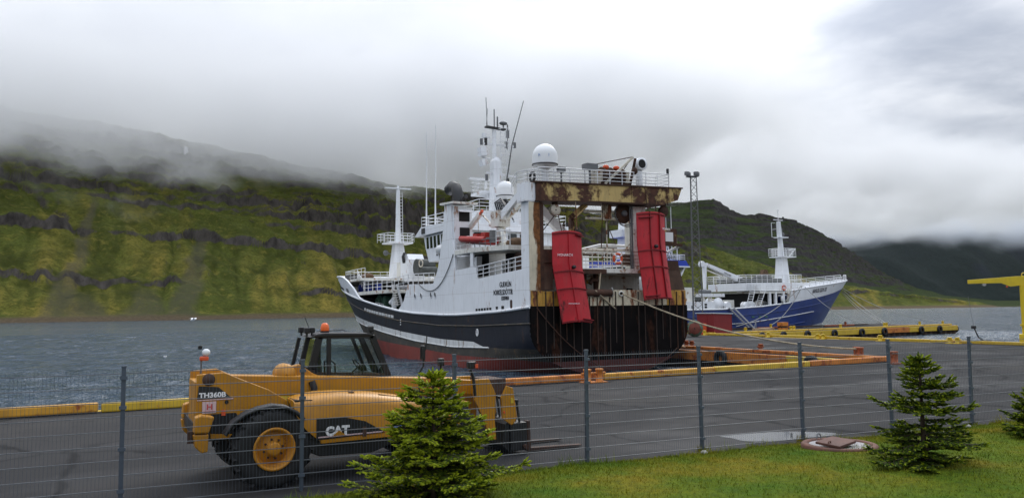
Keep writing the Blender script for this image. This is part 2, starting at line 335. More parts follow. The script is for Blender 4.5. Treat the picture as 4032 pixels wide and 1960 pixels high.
def build_mountain_right():
    xs = np.concatenate([np.arange(700, 2050, 5.), np.arange(2050, 3800, 16.)]); ys = np.concatenate([np.arange(560, 1500, 3.6), np.arange(1500, 2300, 26.)])
    X, Y = np.meshgrid(xs, ys, indexing='ij')
    cy = 1420 - .12 * (X - 1100)
    ch = np.interp(X * 1380 / np.maximum(Y, 560), [700, 950, 1120, 1282, 1352, 1530, 1654, 1857, 1973, 2150, 2400, 3800], [195, 214, 232, 252, 226, 214, 178, 88, 52, 24, 9, 5])
    D = Y - shore_y(X); t = np.clip((Y - shore_y(X) - 60) / (cy - shore_y(X) - 60), 0, 1.6)
    rise = np.where(t < 1, .12 * t + .88 * smooth(0, 1.08, t) / smooth(0, 1.08, np.array(1.)), 1 - .5 * (t - 1))
    h = ch * rise + (fbm(X * .005, Y * .004, 3) - .5) * 16 * smooth(0, .25, t) * smooth(0, 120, ch)
    s = h + .035 * X + 5 * (fbm(X * .006, Y * .006 + 60, 3) - .5); led = 0
    for per, amp, sd in ((11., 7., 0), (6.3, 3.2, 50)):
        f = s / per - np.floor(s / per); lay = np.floor(s / per)
        led = led + amp * (smooth(.0, .10, f) - smooth(.14, .85, f)) * smooth(.34, .62, fbm(X * .009 + lay * 3.7 + sd, Y * .009 + lay * 1.3, 3)) * smooth(15, 60, h)
    Z = WATER_Z + 1.6 * smooth(0, 40, D) + 4 * smooth(40, 200, D) - 1.5 * smooth(2, -10, D) + h + led + (fbm(X * .03, Y * .03, 4) - .5) * 3.5 * smooth(10, 90, h) - 5 * (1 - smooth(0, .10, np.abs(fbm(X * .010 + .004 * Y, Y * .003 + 21, 3) - .5))) * smooth(15, 80, h)
    shore = smooth(34, 8, D + 18 * (fbm(X * .01, Y * .02, 3) - .5)) * .8
    # the head of the fjord: low green land closing the view on the right
    m = terrain_material('mountain_far', (.036, .056, .014), (.092, .100, .022), (.044, .040, .040), (.72, .90))
    o = put('mountain', grid_mesh('mountain', np.stack([X, Y, Z], -1), len(xs), len(ys), m, {'scree': X * 0, 'shore': shore, 'snow': X * 0})); tag(o, kind='structure')
    # farther valley side, dark, the blue of distant haze put into its colours
    xs = np.arange(1500, 6600, 34.); ys = np.arange(2300, 4600, 34.); X, Y = np.meshgrid(xs, ys, indexing='ij')
    r = np.interp(X, [1500, 3000, 3900, 4500, 5600, 6600], [520, 470, 380, 600, 950, 1000])
    Z = -2 + r * smooth(2300, 3150, Y + 260 * (fbm(X * .002, Y * .002, 3) - .5)) + (fbm(X * .004, Y * .004, 5) - .5) * 110
    o = put('mountain', grid_mesh('mountain', np.stack([X, Y, Z], -1), len(xs), len(ys), terrain_material('mountain_distant', (.016, .026, .022), (.024, .034, .026), (.026, .030, .042)), {'scree': X * 0, 'shore': X * 0, 'snow': X * 0})); tag(o, kind='structure')
    # fjord head
    xs = np.arange(1180, 5600, 22.); ys = np.arange(-700, 2350, 22.); X, Y = np.meshgrid(xs, ys, indexing='ij')
    e = X - 1390 - 60 * (fbm(Y * .004, Y * 0 + 2, 3) - .5)
    Z = WATER_Z - 1.2 + 2.6 * smooth(-6, 60, e) + .004 * np.maximum(e, 0) + 3 * (fbm(X * .006, Y * .006, 4) - .5) * smooth(50, 300, e)
    o = put('lowland', grid_mesh('lowland', np.stack([X, Y, Z], -1), len(xs), len(ys), m, {'scree': X * 0, 'shore': smooth(60, 10, e), 'snow': X * 0})); tag(o, kind='structure')

def build_water():
    m = bpy.data.materials.new('sea_water'); m.use_nodes = True; t = NT(m.node_tree); b = t.n['Principled BSDF']
    P = t.add('ShaderNodeNewGeometry').outputs['Position']
    rp = t.add('ShaderNodeMapping', {0: P}); rp.inputs['Rotation'].default_value = (0, 0, rad(-24)); rp.inputs['Scale'].default_value = (.55, 1.35, 1)
    a = t.noise(rp.outputs[0], .42, 4, .62, .6); c = t.noise(rp.outputs[0], 1.9, 3, .6, .3); l = t.noise(t.scalev(P, (.35, 1, 1)), .022, 4, .55); sw = t.noise(rp.outputs[0], .13, 3, .55, .4)
    hgt = t.math('ADD', t.math('ADD', t.math('MULTIPLY', a, .62), t.math('MULTIPLY', c, .20)), t.math('MULTIPLY', sw, .9))
    bn = t.add('ShaderNodeBump', {'Strength': 1.0, 'Distance': t.mapr(l, .35, .65, 1.8, 3.0), 'Height': hgt})
    t.put(b.inputs['Normal'], bn.outputs[0]); b.inputs['Base Color'].default_value = (.034, .062, .090, 1); t.put(b.inputs['Roughness'], t.mapr(l, .35, .65, .06, .13)); b.inputs['IOR'].default_value = 1.333
    xs = np.arange(-45, 125.1, .42); ys = np.concatenate([np.arange(25.0, 60, .30), np.arange(60, 110, .5), np.arange(110, 200.1, .9)]); X, Y = np.meshgrid(xs, ys, indexing='ij')
    u, v = X * .91 - Y * .41, X * .41 + Y * .91                        # wind chop, crests across the fjord breeze
    n1 = 1 - np.abs(2 * fbm(u * .16 + 3, v * .42, 3) - 1); n2 = 1 - np.abs(2 * fbm(u * .42 + 40, v * 1.05 + 9, 2) - 1); gust = .55 + .9 * fbm(X * .02, Y * .03 + 5, 3)
    fade = smooth(0, 14, X - xs[0]) * smooth(0, 14, xs[-1] - X) * smooth(0, 25, ys[-1] - Y) * smooth(25, 27, Y)
    Z = WATER_Z + ((n1 - .72) * .34 + (n2 - .72) * .13) * gust * fade
    tag(put('water', grid_mesh('water', np.stack([X, Y, Z], -1), len(xs), len(ys), m)), kind='structure')
    x0, x1, y0, y1 = xs[0], xs[-1], ys[0], ys[-1]; mb = MB(); q = lambda a, b, c, d: mb.add([(a, c, WATER_Z), (b, c, WATER_Z), (b, d, WATER_Z), (a, d, WATER_Z)], [(0, 1, 2, 3)])
    q(-3000, x0, -900, 5000); q(x1, 6000, -900, 5000); q(x0, x1, -900, y0); q(x0, x1, y1, 5000)
    tag(mb.build('water', m, fixn=False), kind='structure')

def build_cloud(box, base, amp, soft, thick, dens, tilt, scale, label, air=0., col=(.997, .998, .999)):
    """low cloud that hides the mountain tops: a bank of scattering mist with a ragged underside, thinning out at its sides"""
    x0, x1, y0, y1, z0, z1 = box
    m = bpy.data.materials.new('cloud_mist'); m.use_nodes = True; t = NT(m.node_tree); t.n.clear()
    P = t.add('ShaderNodeNewGeometry').outputs['Position']; sp = t.add('ShaderNodeSeparateXYZ', {0: P}); x, y, z = sp.outputs
    n = t.noise(t.scalev(P, (1, 1, 1.6)), scale, 5, .60, .35)
    b0 = t.math('ADD', t.math('ADD', base, t.math('MULTIPLY', t.math('SUBTRACT', n, .5), amp)), t.math('MULTIPLY', x, tilt))
    rel = t.math('SUBTRACT', z, b0)
    d = t.math('MULTIPLY', t.mapr(rel, 0, soft, 0, 1, True), t.mapr(rel, thick * .5, thick, 1, 0, True))
    d = t.math('MULTIPLY', d, t.mapr(n, .36, .62, 1.35, .45))
    ed = t.math('MULTIPLY', t.mapr(x, x0, x0 + 420, 0, 1, True), t.mapr(x, x1 - 420, x1, 1, 0, True)); d = t.math('MULTIPLY', d, ed)
    d = t.math('MULTIPLY', d, t.math('MULTIPLY', t.math('MULTIPLY', t.mapr(y, y0, y0 + 120, 0, 1, True), t.mapr(y, y1 - 350, y1, 1, 0, True)), t.mapr(z, z1 - 90, z1, 1, 0, True)))
    d = t.math('MAXIMUM', d, air)
    v = t.add('ShaderNodeVolumePrincipled', {'Color': col, 'Density': t.math('MULTIPLY', d, dens), 'Anisotropy': .2})
    t.add('ShaderNodeOutputMaterial', {'Volume': v})
    o = MB().bb(*box).build('low_cloud', m); tag(o, label, 'cloud', 'low clouds on the mountains', kind='stuff')
    SC.cycles.volume_step_rate = 1.0; SC.cycles.volume_max_steps = 64
def build_clouds():
    build_cloud((-900, 1000, 640, 1650, 50, 440), 118, 290, 60, 240, .0165, .095, .0056, 'ragged grey cloud bank lying over the nearer mountain on the left')
    build_cloud((800, 2800, 1000, 2200, 140, 520), 270, 260, 60, 220, .008, -.012, .0050, 'thin pale cloud touching the top of the hill behind the ships')
    build_cloud((2000, 6900, 2250, 4700, 20, 800), 330, 330, 130, 420, .0034, .0, .0024, 'heavy blue grey cloud filling the far valley at right', .012, (.91, .945, .99))
build_water(); build_mountain_left(); build_mountain_right()
build_clouds()
# ================================================================== big trawler (local x forward, y to port, z up from keel datum)
def rail(mb, pts, h=1.0, bars=3, sp=1.5, r=.032, n=5):
    pts = [Vector(p) for p in pts]
    for a, b in zip(pts, pts[1:]):
        L = (b - a).length; k = max(1, round(L / sp))
        for i in range(k + 1): p = a.lerp(b, i / k); mb.cyl(p, p + Vector((0, 0, h)), r * .9, n=n, caps=False)
        for j in range(bars): o = Vector((0, 0, h * (j + 1) / bars)); mb.cyl(a + o, b + o, r if j == bars - 1 else r * .75, n=n, caps=False)
    return mb
def ladder(mb, a, b, w=.4, side=(0, 1, 0), step=.3, r=.022):
    a, b, s = Vector(a), Vector(b), Vector(side).normalized() * w / 2
    mb.cyl(a - s, b - s, r, n=5); mb.cyl(a + s, b + s, r, n=5); k = int((b - a).length / step)
    for i in range(k): p = a.lerp(b, (i + .5) / k); mb.cyl(p - s, p + s, r * .8, n=5)
def rounded(x0, x1, z0, z1, r, n=4):
    P = []
    for cx, cz, a0 in ((x1 - r, z1 - r, 0), (x0 + r, z1 - r, 90), (x0 + r, z0 + r, 180), (x1 - r, z0 + r, 270)):
        P += [(cx + r * math.cos(rad(a0 + 90 * i / n)), cz + r * math.sin(rad(a0 + 90 * i / n))) for i in range(n + 1)]
    return P
mat('ship_white', (.81, .83, .85), .45, var=.05, vscale=.5, dirt=.18, rust=.045, rscale=1.1, rustcol=(.26, .13, .06), streak=True, seams=.55)
mat('ship_white_dirty', (.70, .69, .63), .55, var=.10, vscale=1.2, dirt=.35, rust=.24, rscale=1.1, rustcol=(.20, .09, .035))
mat('rail_white', (.72, .73, .74), .5, dirt=.2)
mat('hull_black', (.009, .011, .020), .5, spec=.3, var=.35, vscale=.7, dirt=.14, rust=.09, rscale=1.3, rustcol=(.06, .04, .03), streak=True, seams=.6)
mat('hull_stern_black', (.007, .006, .006), .75, spec=.06, var=.4, vscale=.9, rust=.26, rscale=.9, rustcol=(.026, .012, .008), streak=True)
mat('hull_boot', (.045, .040, .033), .7, var=.4, vscale=1.0, rust=.25, rscale=2., rustcol=(.10, .07, .04))
mat('hull_red', (.20, .030, .020), .6, var=.25, vscale=.7, dirt=.3)
mat('hull_red_dark', (.06, .010, .008), .5, var=.3, vscale=1.5)  # deeper red for the foot of the transom
mat('hull_white_band', (.62, .63, .62), .6, var=.1, vscale=1.5, dirt=.3, rust=.16, rscale=1.6, rustcol=(.16, .10, .05), streak=True)
mat('stern_yellow', (.46, .25, .035), .6, var=.25, vscale=1.5, rust=.50, rscale=1.5, dirt=.35, streak=True)
mat('stern_cream', (.58, .52, .38), .6, var=.15, vscale=1.5, rust=.46, rscale=1.7, dirt=.35, streak=True)
mat('gantry_rust', (.50, .36, .13), .65, var=.15, vscale=1.0, rust=.50, rscale=.55, rustcol=(.050, .020, .011), dirt=.35, bias=(1, -.15, .9, 1.3, .055))
mat('leg_rust', (.60, .54, .40), .65, var=.2, vscale=1.0, rust=.50, rscale=.9, rustcol=(.13, .050, .013), dirt=.3, bias=(1, 6.05, .22, .5, .14), streak=True)
mat('rust_brown', (.050, .021, .011), .85, var=.5, vscale=2.2, bump=.4, bscale=20)
mat('bar_brown', (.030, .018, .013), .8, var=.5, vscale=2)
mat('rust_plate', (.075, .040, .024), .8, var=.35, vscale=1.4, dirt=.3)
mat('door_red', (.48, .012, .022), .5, var=.18, vscale=1.0, dirt=.22, rust=.14, rscale=2.2, rustcol=(.12, .018, .018), streak=True, bump=.25, bscale=2.5)
mat('door_red_dark', (.20, .008, .012), .6, var=.3, vscale=2)
mat('glass_dark', (.010, .016, .018), .06, spec=.8)
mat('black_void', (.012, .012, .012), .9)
mat('black_steel', (.014, .014, .015), .5, var=.3)
mat('dome_white', (.74, .75, .75), .35, var=.03)
mat('letter_black', (.012, .013, .018), .6); mat('letter_white', (.78, .78, .78), .6); mat('letter_blue', (.03, .17, .45), .6)
mat('rope_tan', (.34, .28, .19), .9, var=.3, vscale=6); mat('rope_grey', (.30, .30, .28), .9, var=.3, vscale=6)
mat('orange_red', (.60, .08, .02), .5, var=.1); mat('boat_red', (.36, .022, .015), .55, var=.25, vscale=2, dirt=.2)
mat('drum_blue', (.015, .05, .42), .45, var=.15); mat('deck_dark', (.05, .055, .05), .8, var=.4, vscale=1.5); mat('net_green', (.06, .14, .10), .8, var=.4, vscale=4)
mat('net_brown', (.11, .065, .035), .95, var=.5, vscale=5, bump=.6, bscale=14); mat('lamp_grey', (.12, .125, .13), .5, var=.2); mat('pipe_cream', (.55, .51, .42), .6, dirt=.3, rust=.25, rscale=2)

def zs(x): return float(np.interp(x, [0, 4, 10, 13, 19, 23, 30, 36, 42, 48, 54, 61], [4.38, 4.12, 3.93, 3.91, 4.04, 4.25, 4.92, 5.55, 6.2, 6.85, 7.45, 8.15]))
def zrub(x): return float(np.interp(x, [0, 7.5, 14, 23, 32, 45, 61], [3.39, 3.15, 3.11, 3.42, 4.1, 5.5, 7.2]))
def zbt(x): return float(np.interp(x, [0, 7.5, 14, 22, 32, 45, 61], [2.1, 2.08, 2.11, 2.5, 3.2, 4.1, 5.4]))
def zbb(x): return float(np.interp(x, [0, 6, 11.7, 19, 31, 45, 61], [1.85, 1.75, 1.6, 1.82, 2.6, 3.4, 4.4]))
def zred(x): return float(np.interp(x, [0, 4, 9.6, 14, 19, 29, 45, 61], [1.05, 1.14, 1.04, 1.1, 1.3, 1.55, 1.9, 2.2]))
def xstem(z): return 47.6 + 9.8 * (min(max(z, -.5) + .5, 9.2) / 9.2) ** .92
def hb(x, z, B=6.0):
    x0 = 20 + 13 * min(max(z / 8., 0), 1); xs = xstem(z)
    b = B
    if x > x0:
        u = min((x - x0) / (xs - x0), 1.); p = 1.75 + .65 * min(max(z / 8., 0), 1); b = B * max(0, 1 - u ** p) ** (.95 - .25 * min(max(z / 8., 0), 1))
    if x < 12:
        z1, zb = 3.0 - .32 * x, .1 - .3 * x
        if z < z1: b *= math.sqrt(max(0, 1 - ((z1 - z) / (z1 - zb)) ** 2.2)) if z > zb else 0
    return max(b, .02)
XS = [0, .6, 1.5, 3, 5, 7.5, 10, 13, 16, 19, 22, 25, 28, 30, 32, 34, 36, 38, 40, 42, 44, 46, 48, 49.5, 51, 52.5, 54, 55.5, 57, 58.2, 59.2, 60.0]
def hull_strip(lo, hi, n, xs=XS, both=True, out=0., hbf=hb, stem=xstem):
    mb = MB()
    for sd in ((1, -1) if both else (1,)):
        V = []
        for x in xs:
            for j in range(n + 1):
                z = lo(x) + (hi(x) - lo(x)) * j / n; xe = min(x, stem(z)); V.append((xe, sd * (hbf(xe, z) + out), z))
        F = [(i * (n + 1) + j, (i + 1) * (n + 1) + j, (i + 1) * (n + 1) + j + 1, i * (n + 1) + j + 1) for i in range(len(xs) - 1) for j in range(n)]
        mb.add(V, F if sd < 0 else [f[::-1] for f in F], True)
    return mb
def line_on_hull(f, x0, x1, r, out=.03, k=30, sd=1, hbf=hb):
    return [(x, sd * (hbf(x, f(x)) + out), f(x)) for x in [x0 + (x1 - x0) * i / k for i in range(k + 1)]]

def trawl_door(parent_loc, h, w, side, label):
    """curved red steel otter board hanging by its chain; local x across, y outwards from the ship, z up, origin at the top middle"""
    r = empty('otter_board', parent_loc, label, 'trawl door', 'trawl doors')
    def cur(u, v):   # u across -1..1, v down 0..1: cambered plate, bent back a little below the middle
        bend = .0 if v < .45 else (v - .45) * .5
        return Vector((u * w / 2 + (v - .35) * (v > .35) * (.9 if side > 0 else .62), -.34 * (1 - u * u * .85) - bend * .25, -v * h - (.10 * u * u)))
    n, k = 10, 14; mb = MB(); V = [cur(-1 + 2 * i / n, j / k) for j in range(k + 1) for i in range(n + 1)]
    F = [(j * (n + 1) + i, j * (n + 1) + i + 1, (j + 1) * (n + 1) + i + 1, (j + 1) * (n + 1) + i) for j in range(k) for i in range(n)]
    mb.add(V, F, False); mb.add([v + Vector((0, .07, 0)) for v in V], [f[::-1] for f in F])
    for i in range(n): a, b = cur(-1 + 2 * i / n, 0), cur(-1 + 2 * (i + 1) / n, 0); mb.add([a, b, b + Vector((0, .07, 0)), a + Vector((0, .07, 0))], [(0, 1, 2, 3)])
    mb.build('plate', 'door_red', r, fixn=False)
    for v in (.02, .44, .63, .985):
        m2 = MB()
        for i in range(n): m2.bar(cur(-1 + 2 * i / n, v) + Vector((0, -.04, 0)), cur(-1 + 2 * (i + 1) / n, v) + Vector((0, -.04, 0)), .10, .06)
        m2.build('stiffener', 'door_red_dark', r)
    us = (-.08, ) if side > 0 else (-.28, .42)
    for u in us:
        m2 = MB()
        for j in range(k): m2.bar(cur(u, j / k) + Vector((0, -.03, 0)), cur(u, (j + 1) / k) + Vector((0, -.03, 0)), .05, .14 if side < 0 else .07, up=(0, 1, 0))
        m2.build('keel_strip', 'door_red_dark' if side < 0 else 'door_red', r)
    for u0, u1, v in ((.45, 1.05, .04), (.3, 1.05, .965)) if side > 0 else ((-.95, -.1, .06), (-.95, -.1, .955)):
        MB().bar(cur(u0, v) + Vector((0, -.10, 0)), cur(u1, v) + Vector((0, -.10, 0)), .20, .05).build('towing_bracket', 'door_red_dark', r)
    p = cur(.18 if side > 0 else .05, .40); MB().lathe(p + Vector((0, -.05, 0)), [(.001, -.14), (.10, -.14), (.12, -.02), (.12, .05)], 'Y', 10).build('hub', 'black_steel', r)
    me = text_mesh('MONARCH', .21, 'letter_white', .9, .004); o = put('lettering', me, r); q = cur(-.88 if side > 0 else .55, .27 if side > 0 else .20)
    o.location = q + Vector((.05, -.20 if side > 0 else -.12, -.0)); o.rotation_euler = (rad(90), 0, rad(-16 if side > 0 else 20))
    if side > 0: o2 = put('lettering', me, r); o2.location = cur(-.6, .80) + Vector((0, -.16, 0)); o2.rotation_euler = (rad(92), 0, rad(-9)); o2.scale = (.75, .55, 1)
    mb = MB()
    for q in (-.35, .2):
        a = cur(q, 0)
        for i in range(4): mb.tube([a + Vector((.05 * math.cos(t), .02 * math.sin(t) * (i % 2) + .04, .1 + .13 * i + .09 * math.sin(t))) for t in [2 * math.pi * s_ / 8 for s_ in range(8)]], .02, 4, True)
    mb.build('chain', 'rust_brown', r)
    return r

def build_trawler():
    T = empty('trawler', (28.5, 40.1, -1.4), 'large black and white stern trawler with rusty gantry moored stern first', 'trawler', rz=rad(90))
    B = lambda mb, name, m, par=None, **k: mb.build(name, m, par or T, **k)
    # ---- hull
    zb = lambda x: -1.6
    B(hull_strip(zb, zred, 6), 'hull_bottom', 'hull_red', fixn=False)
    B(hull_strip(zred, zbb, 3), 'boot_strip', 'hull_boot', fixn=False)
    B(hull_strip(zbb, zs, 8), 'topsides', 'hull_black', fixn=False)
    bx = [6.2 + i * (52 - 6.2) / 26 for i in range(27)]
    B(hull_strip(zbb, lambda x: zbb(x) + (zbt(x) - zbb(x)) * min(1, max(.02, (x - 6.2) / .9)), 2, bx, out=.03), 'white_band', 'hull_white_band', fixn=False)
    for f, x0, x1, r_, m_ in ((zs, 0, 60, .10, 'ship_white'), (zrub, 0, 47, .06, 'hull_boot'), (zbb, 5.6, 50, .06, 'hull_white_band')):
        for sd in (1, -1): B(MB().tube(line_on_hull(f, x0, x1, r_, .02, 40, sd), r_, 6), 'fender_strip', m_)
    # transom
    zz = [.3 + i * (4.42 - .3) / 16 for i in range(17)]
    poly = [(hb(0, z), z) for z in zz] + [(-hb(0, z), z) for z in zz[::-1]]
    B(MB().yz(poly, -.05, .1), 'transom', 'hull_stern_black')
    zl = [.35, .7, 1.05]; B(MB().yz([(hb(0, z) + .01, z) for z in zl] + [(-hb(0, z) - .01, z) for z in zl[::-1]], -.08, .05), 'transom_foot', 'hull_red_dark')
    for i in range(22):
        p = 5.55 - i * .53
        if 2.15 > p > .1: zt = 4.95
        else: zt = 5.30
        z0 = .9 if abs(p) < 4.4 else (1.5 if abs(p) < 5.2 else 2.2)
        p += .09 * math.sin(i * 5.3); z0 += (0, 0, .5, 0, 1.3, 0, .2)[i % 7]
        if i in (13, 16): continue
        MB().cyl((-.06, p, z0 + .15 * math.sin(i * 2.1)), (-.06, p, zt), .038, n=6).build('rubbing_bar', 'bar_brown' if i % 4 else 'rust_brown', T)
    # yellow and cream panels above the black transom
    for p0, p1, z0, z1, m_ in ((5.96, 5.15, 4.42, 5.34, 'stern_yellow'), (5.13, 2.24, 4.42, 5.31, 'stern_yellow'), (2.2, .05, 4.42, 4.97, 'stern_cream'), (0, -2.45, 4.42, 5.40, 'stern_cream'), (-2.48, -4.3, 4.42, 5.40, 'stern_cream'), (-4.33, -5.92, 4.42, 5.40, 'stern_yellow')):
        B(MB().bb(-.03, .12, p1, p0, z0, z1), 'stern_panel', m_)
    B(MB().cyl((-.12, 2.25, 5.22), (-.12, .2, 5.22), .22, n=14), 'stern_roller', 'rust_brown')
    B(MB().tube([(-.1 + .1 * math.cos(t), .13 + .0 * t, 5.25 + .28 * math.sin(t)) for t in [i * .628 for i in range(10)]], .05, 6, True), 'roller_ring', 'rope_grey')
    B(MB().tube([(-.06, -.62 + .17 * math.cos(t), 5.16 + .14 * math.sin(t)) for t in [i * .5236 for i in range(12)]], .05, 6, True), 'fairlead', 'ship_white_dirty')
    B(MB().cyl((.0, -.62, 5.16), (-.04, -.62, 5.16), .15, n=12), 'fairlead_hole', 'black_void')
    # rusty side plates of the stern bulwark
    B(MB().xz([(0, 5.4), (3.4, 5.4), (3.4, 7.7), (.1, 7.85)], 4.38, 5.2), 'bulwark_plate', 'rust_plate')
    B(MB().bb(-.02, 3.2, 4.42, 5.28, 7.05, 7.85), 'bulwark_cap', 'rust_brown')
    B(MB().yz([(-4.25, 5.42), (-5.9, 5.42), (-5.86, 5.55), (-5.36, 7.34), (-4.25, 7.34)], .02, .5), 'bulwark_plate', 'rust_plate')
    B(MB().bb(.0, .55, -5.4, -4.2, 6.75, 7.36), 'bulwark_cap', 'rust_brown')
    B(MB().bb(.5, 7.4, -5.9, -5.75, 4.3, 6.3), 'bulwark_side', 'ship_white')
    # ---- white port side plating
    B(MB().xz([(.9, 4.42), (.9, 6.68), (7.3, 6.36), (7.5, 7.15), (8.0, 7.2), (8.05, 6.36), (8.06, 4.1), (4, 4.16)], 5.9, 6.02), 'side_plating', 'ship_white')
    low = [(x, zs(x) + .05) for x in (23.2, 22, 19, 16, 13, 10, 8.04)]
    B(MB().xz(low + [(8.04, 7.2), (8.35, 7.2), (10.86, 7.12), (14.35, 7.25), (15.25, 6.28), (20.8, 6.46), (21.8, 5.1)], 5.901, 6.021), 'side_plating', 'ship_white')
    B(MB().xz([(10.9, 7.13), (11.03, 8.2), (8.02, 8.2), (8.0, 8.55), (11.0, 8.6), (11.07, 8.4), (11.5, 9.3), (11.7, 11.5), (11.53, 12.1), (12.94, 12.2), (12.9, 11.8), (13.1, 10.66), (13.45, 9.4), (14.2, 7.55), (14.36, 7.26)], 5.902, 6.022), 'casing_side', 'ship_white')
    B(MB().xz([(7.95, 7.21), (8.4, 7.21), (8.4, 8.19), (7.95, 8.19)], 5.903, 6.02), 'window_pillar', 'ship_white')
    for x in (19.1, 17.75, 15.65, 14.8): B(MB().lathe((x, 6.0, 5.44), [(.001, .045), (.20, .045), (.20, 0)], 'Y', 14), 'porthole', 'glass_dark')
    for x in (19.1, 17.75, 15.65, 14.8): B(MB().tube([(x + .21 * math.cos(t), 6.04, 5.44 + .21 * math.sin(t)) for t in [i * .449 for i in range(14)]], .03, 5, True), 'porthole_rim', 'rail_white')
    for i in range(6): B(MB().bb(7.25 - i * .42, 7.55 - i * .42, 6.0, 6.035, 4.17 + i * .012, 4.33 + i * .012), 'scupper', 'black_void')
    for x0, x1, z0, z1 in ((4.2, 4.5, 4.27, 4.45), (3.35, 3.7, 4.28, 4.48)): B(MB().bb(x0, x1, 6.0, 6.035, z0, z1), 'scupper', 'black_void')
    B(MB().xz(rounded(2.22, 2.5, 4.3, 4.85, .13), 6.0, 6.04), 'fairlead_slot', 'rust_brown')
    for txt, x, z, sz, sq in (('GUÐRÚN', 3.93, 5.68, .47, .80), ('ÞORKELSDÓTTIR', 4.80, 5.19, .47, .74), ('ESKIFIRÐI', 3.70, 4.85, .34, .74)):
        o = put('lettering', text_mesh(txt, sz, 'letter_black', sq, .006, .004), T); o.rotation_euler = (rad(90), 0, rad(180)); o.location = (x, 6.035, z)
    # plimsoll mark, draught marks
    B(MB().tube([(7.3 + .16 * math.cos(t), 6.04, 2.72 + .24 * math.sin(t)) for t in [i * .449 for i in range(14)]], .035, 5, True).bb(7.26, 7.34, 6.02, 6.05, 2.55, 2.9), 'load_mark', 'letter_white')
    for i in range(9): x = 22.6; z = 1.9 + i * .2; B(MB().box((x, hb(x, z) + .02, z), (.16, .03, .1)), 'draught_mark', 'letter_white' if i > 5 else 'letter_black')
    for i in range(11):
        x0 = 33.6 - i * .86; z0 = zrub(x0) + .17; B(MB().bar((x0, hb(x0, z0) + .03, z0 + .05), (x0 - .62, hb(x0 - .62, zrub(x0 - .62) + .2) + .03, zrub(x0 - .62) + .22), .06, .22), 'freeing_port', 'hull_white_band')
    # ---- forecastle: bulwark rising to the bow
    fx = [34.0, 35, 36, 37.2, 38.5, 40, 42, 44, 46, 48, 49.5, 51, 52.5, 54, 55.5, 57, 58.2, 59.2, 60.0, 60.4]
    ftop = lambda x: float(np.interp(x, [34, 35.3, 37.2, 40.8, 43, 50, 60.4], [zs(34) + .06, zs(35) + .12, 6.55, 7.75, 8.05, 8.35, 8.85]))
    hbf = lambda x, z: hb(min(x, 57.3), min(z, 9))
    B(hull_strip(zs, ftop, 3, fx), 'forecastle_side', 'ship_white', fixn=False)
    B(MB().tube([(x, hb(min(x, xstem(ftop(x))), ftop(x)), ftop(x)) for x in fx], .11, 6), 'bulwark_rail', 'ship_white')
    B(MB().tube([(x, -hb(min(x, xstem(ftop(x))), ftop(x)), ftop(x)) for x in fx], .11, 6), 'bulwark_rail', 'ship_white')
    def deck(x0, x1, z, inset, th, n=10, name='deck', m_='ship_white_dirty'):
        xx = [x0 + (x1 - x0) * i / n for i in range(n + 1)]; P = [(x, hb(x, z) - inset) for x in xx] + [(x, -(hb(x, z) - inset)) for x in xx[::-1]]
        return B(MB().xy(P, z - th, z), name, m_)
    deck(.1, 47, 3.9, .12, .15, 24, 'main_deck', 'deck_dark'); deck(26.2, 52, 6.2, .15, .32, 14, 'shelter_deck')
    deck(35.5, 55, 7.62, .3, .25, 12, 'forecastle_deck'); deck(8.0, 21, 6.3, .15, .12, 8, 'upper_deck'); deck(.8, 10, 6.62, 1.2, .18, 4, 'aft_deck')
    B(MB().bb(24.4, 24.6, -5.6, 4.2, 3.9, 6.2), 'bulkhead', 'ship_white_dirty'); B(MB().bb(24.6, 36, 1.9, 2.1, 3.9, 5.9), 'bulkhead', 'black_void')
    # deck gear in the port opening
    mb = MB(); mb.cyl((33, 4.4, 4.9), (33, 2.4, 4.9), .75, n=18); mb.cyl((33, 4.5, 4.9), (33, 4.35, 4.9), 1.0, n=18); B(mb, 'net_winch', 'net_green')
    mb = MB(); [mb.tube([(33 + (.4 + .15 * k) * math.cos(t), 4.55 + .05 * k, 4.9 + (.35 + .15 * k) * math.sin(t)) for t in [i * .524 for i in range(12)]], .06, 5, True) for k in range(3)]; mb.bb(30.8, 31.6, 3.6, 4.6, 4, 5.7); B(mb, 'winch_frame', 'net_green')
    mb = MB(); mb.cyl((26.6, 5.2, 4.1), (26.6, 5.2, 5.3), .22, n=12); mb.ball((26.6, 5.2, 5.3), .26); mb.cyl((26.6, 5.2, 5.25), (27.1, 5.3, 5.0), .25, n=12); B(mb, 'cowl_vent', 'ship_white')
    B(MB().cyl((27.2, 5.0, 3.9), (27.2, 5.0, 6.1), .16, n=10), 'deck_pillar', 'ship_white_dirty')
    B(rail(MB(), [(29.3, 5.3, 4.0), (31.6, 5.3, 4.2)], .9, 2, 1.2), 'railing', 'rail_white')
    st = MB(); [st.bar((24.75, 5.4, 4.85 + .2 * i), (25.9, 5.4, 4.85 + .2 * i), .34, .05) for i in range(7)]; B(st, 'stair_treads', 'ship_white_dirty')
    [B(MB().bar((x, 5.1, 4.7), (x, 5.6, 6.6), .06, .2), 'stair_stringer', 'rail_white') for x in (24.7, 25.95)]
    # railings
    B(rail(MB(), [(26.3, 5.5, 6.2), (35.4, 5.3, 6.25)], 1.0, 3, 1.6), 'railing', 'rail_white'); B(rail(MB(), [(35.4, 5.2, 6.3), (38.6, 4.75, 7.0), (41, 4.3, 7.7)], .95, 3, 1.3), 'railing', 'rail_white')
    B(rail(MB(), [(15.2, 5.9, 6.3), (21.0, 5.9, 6.45)], .85, 3, 1.1, .035), 'railing', 'rail_white')
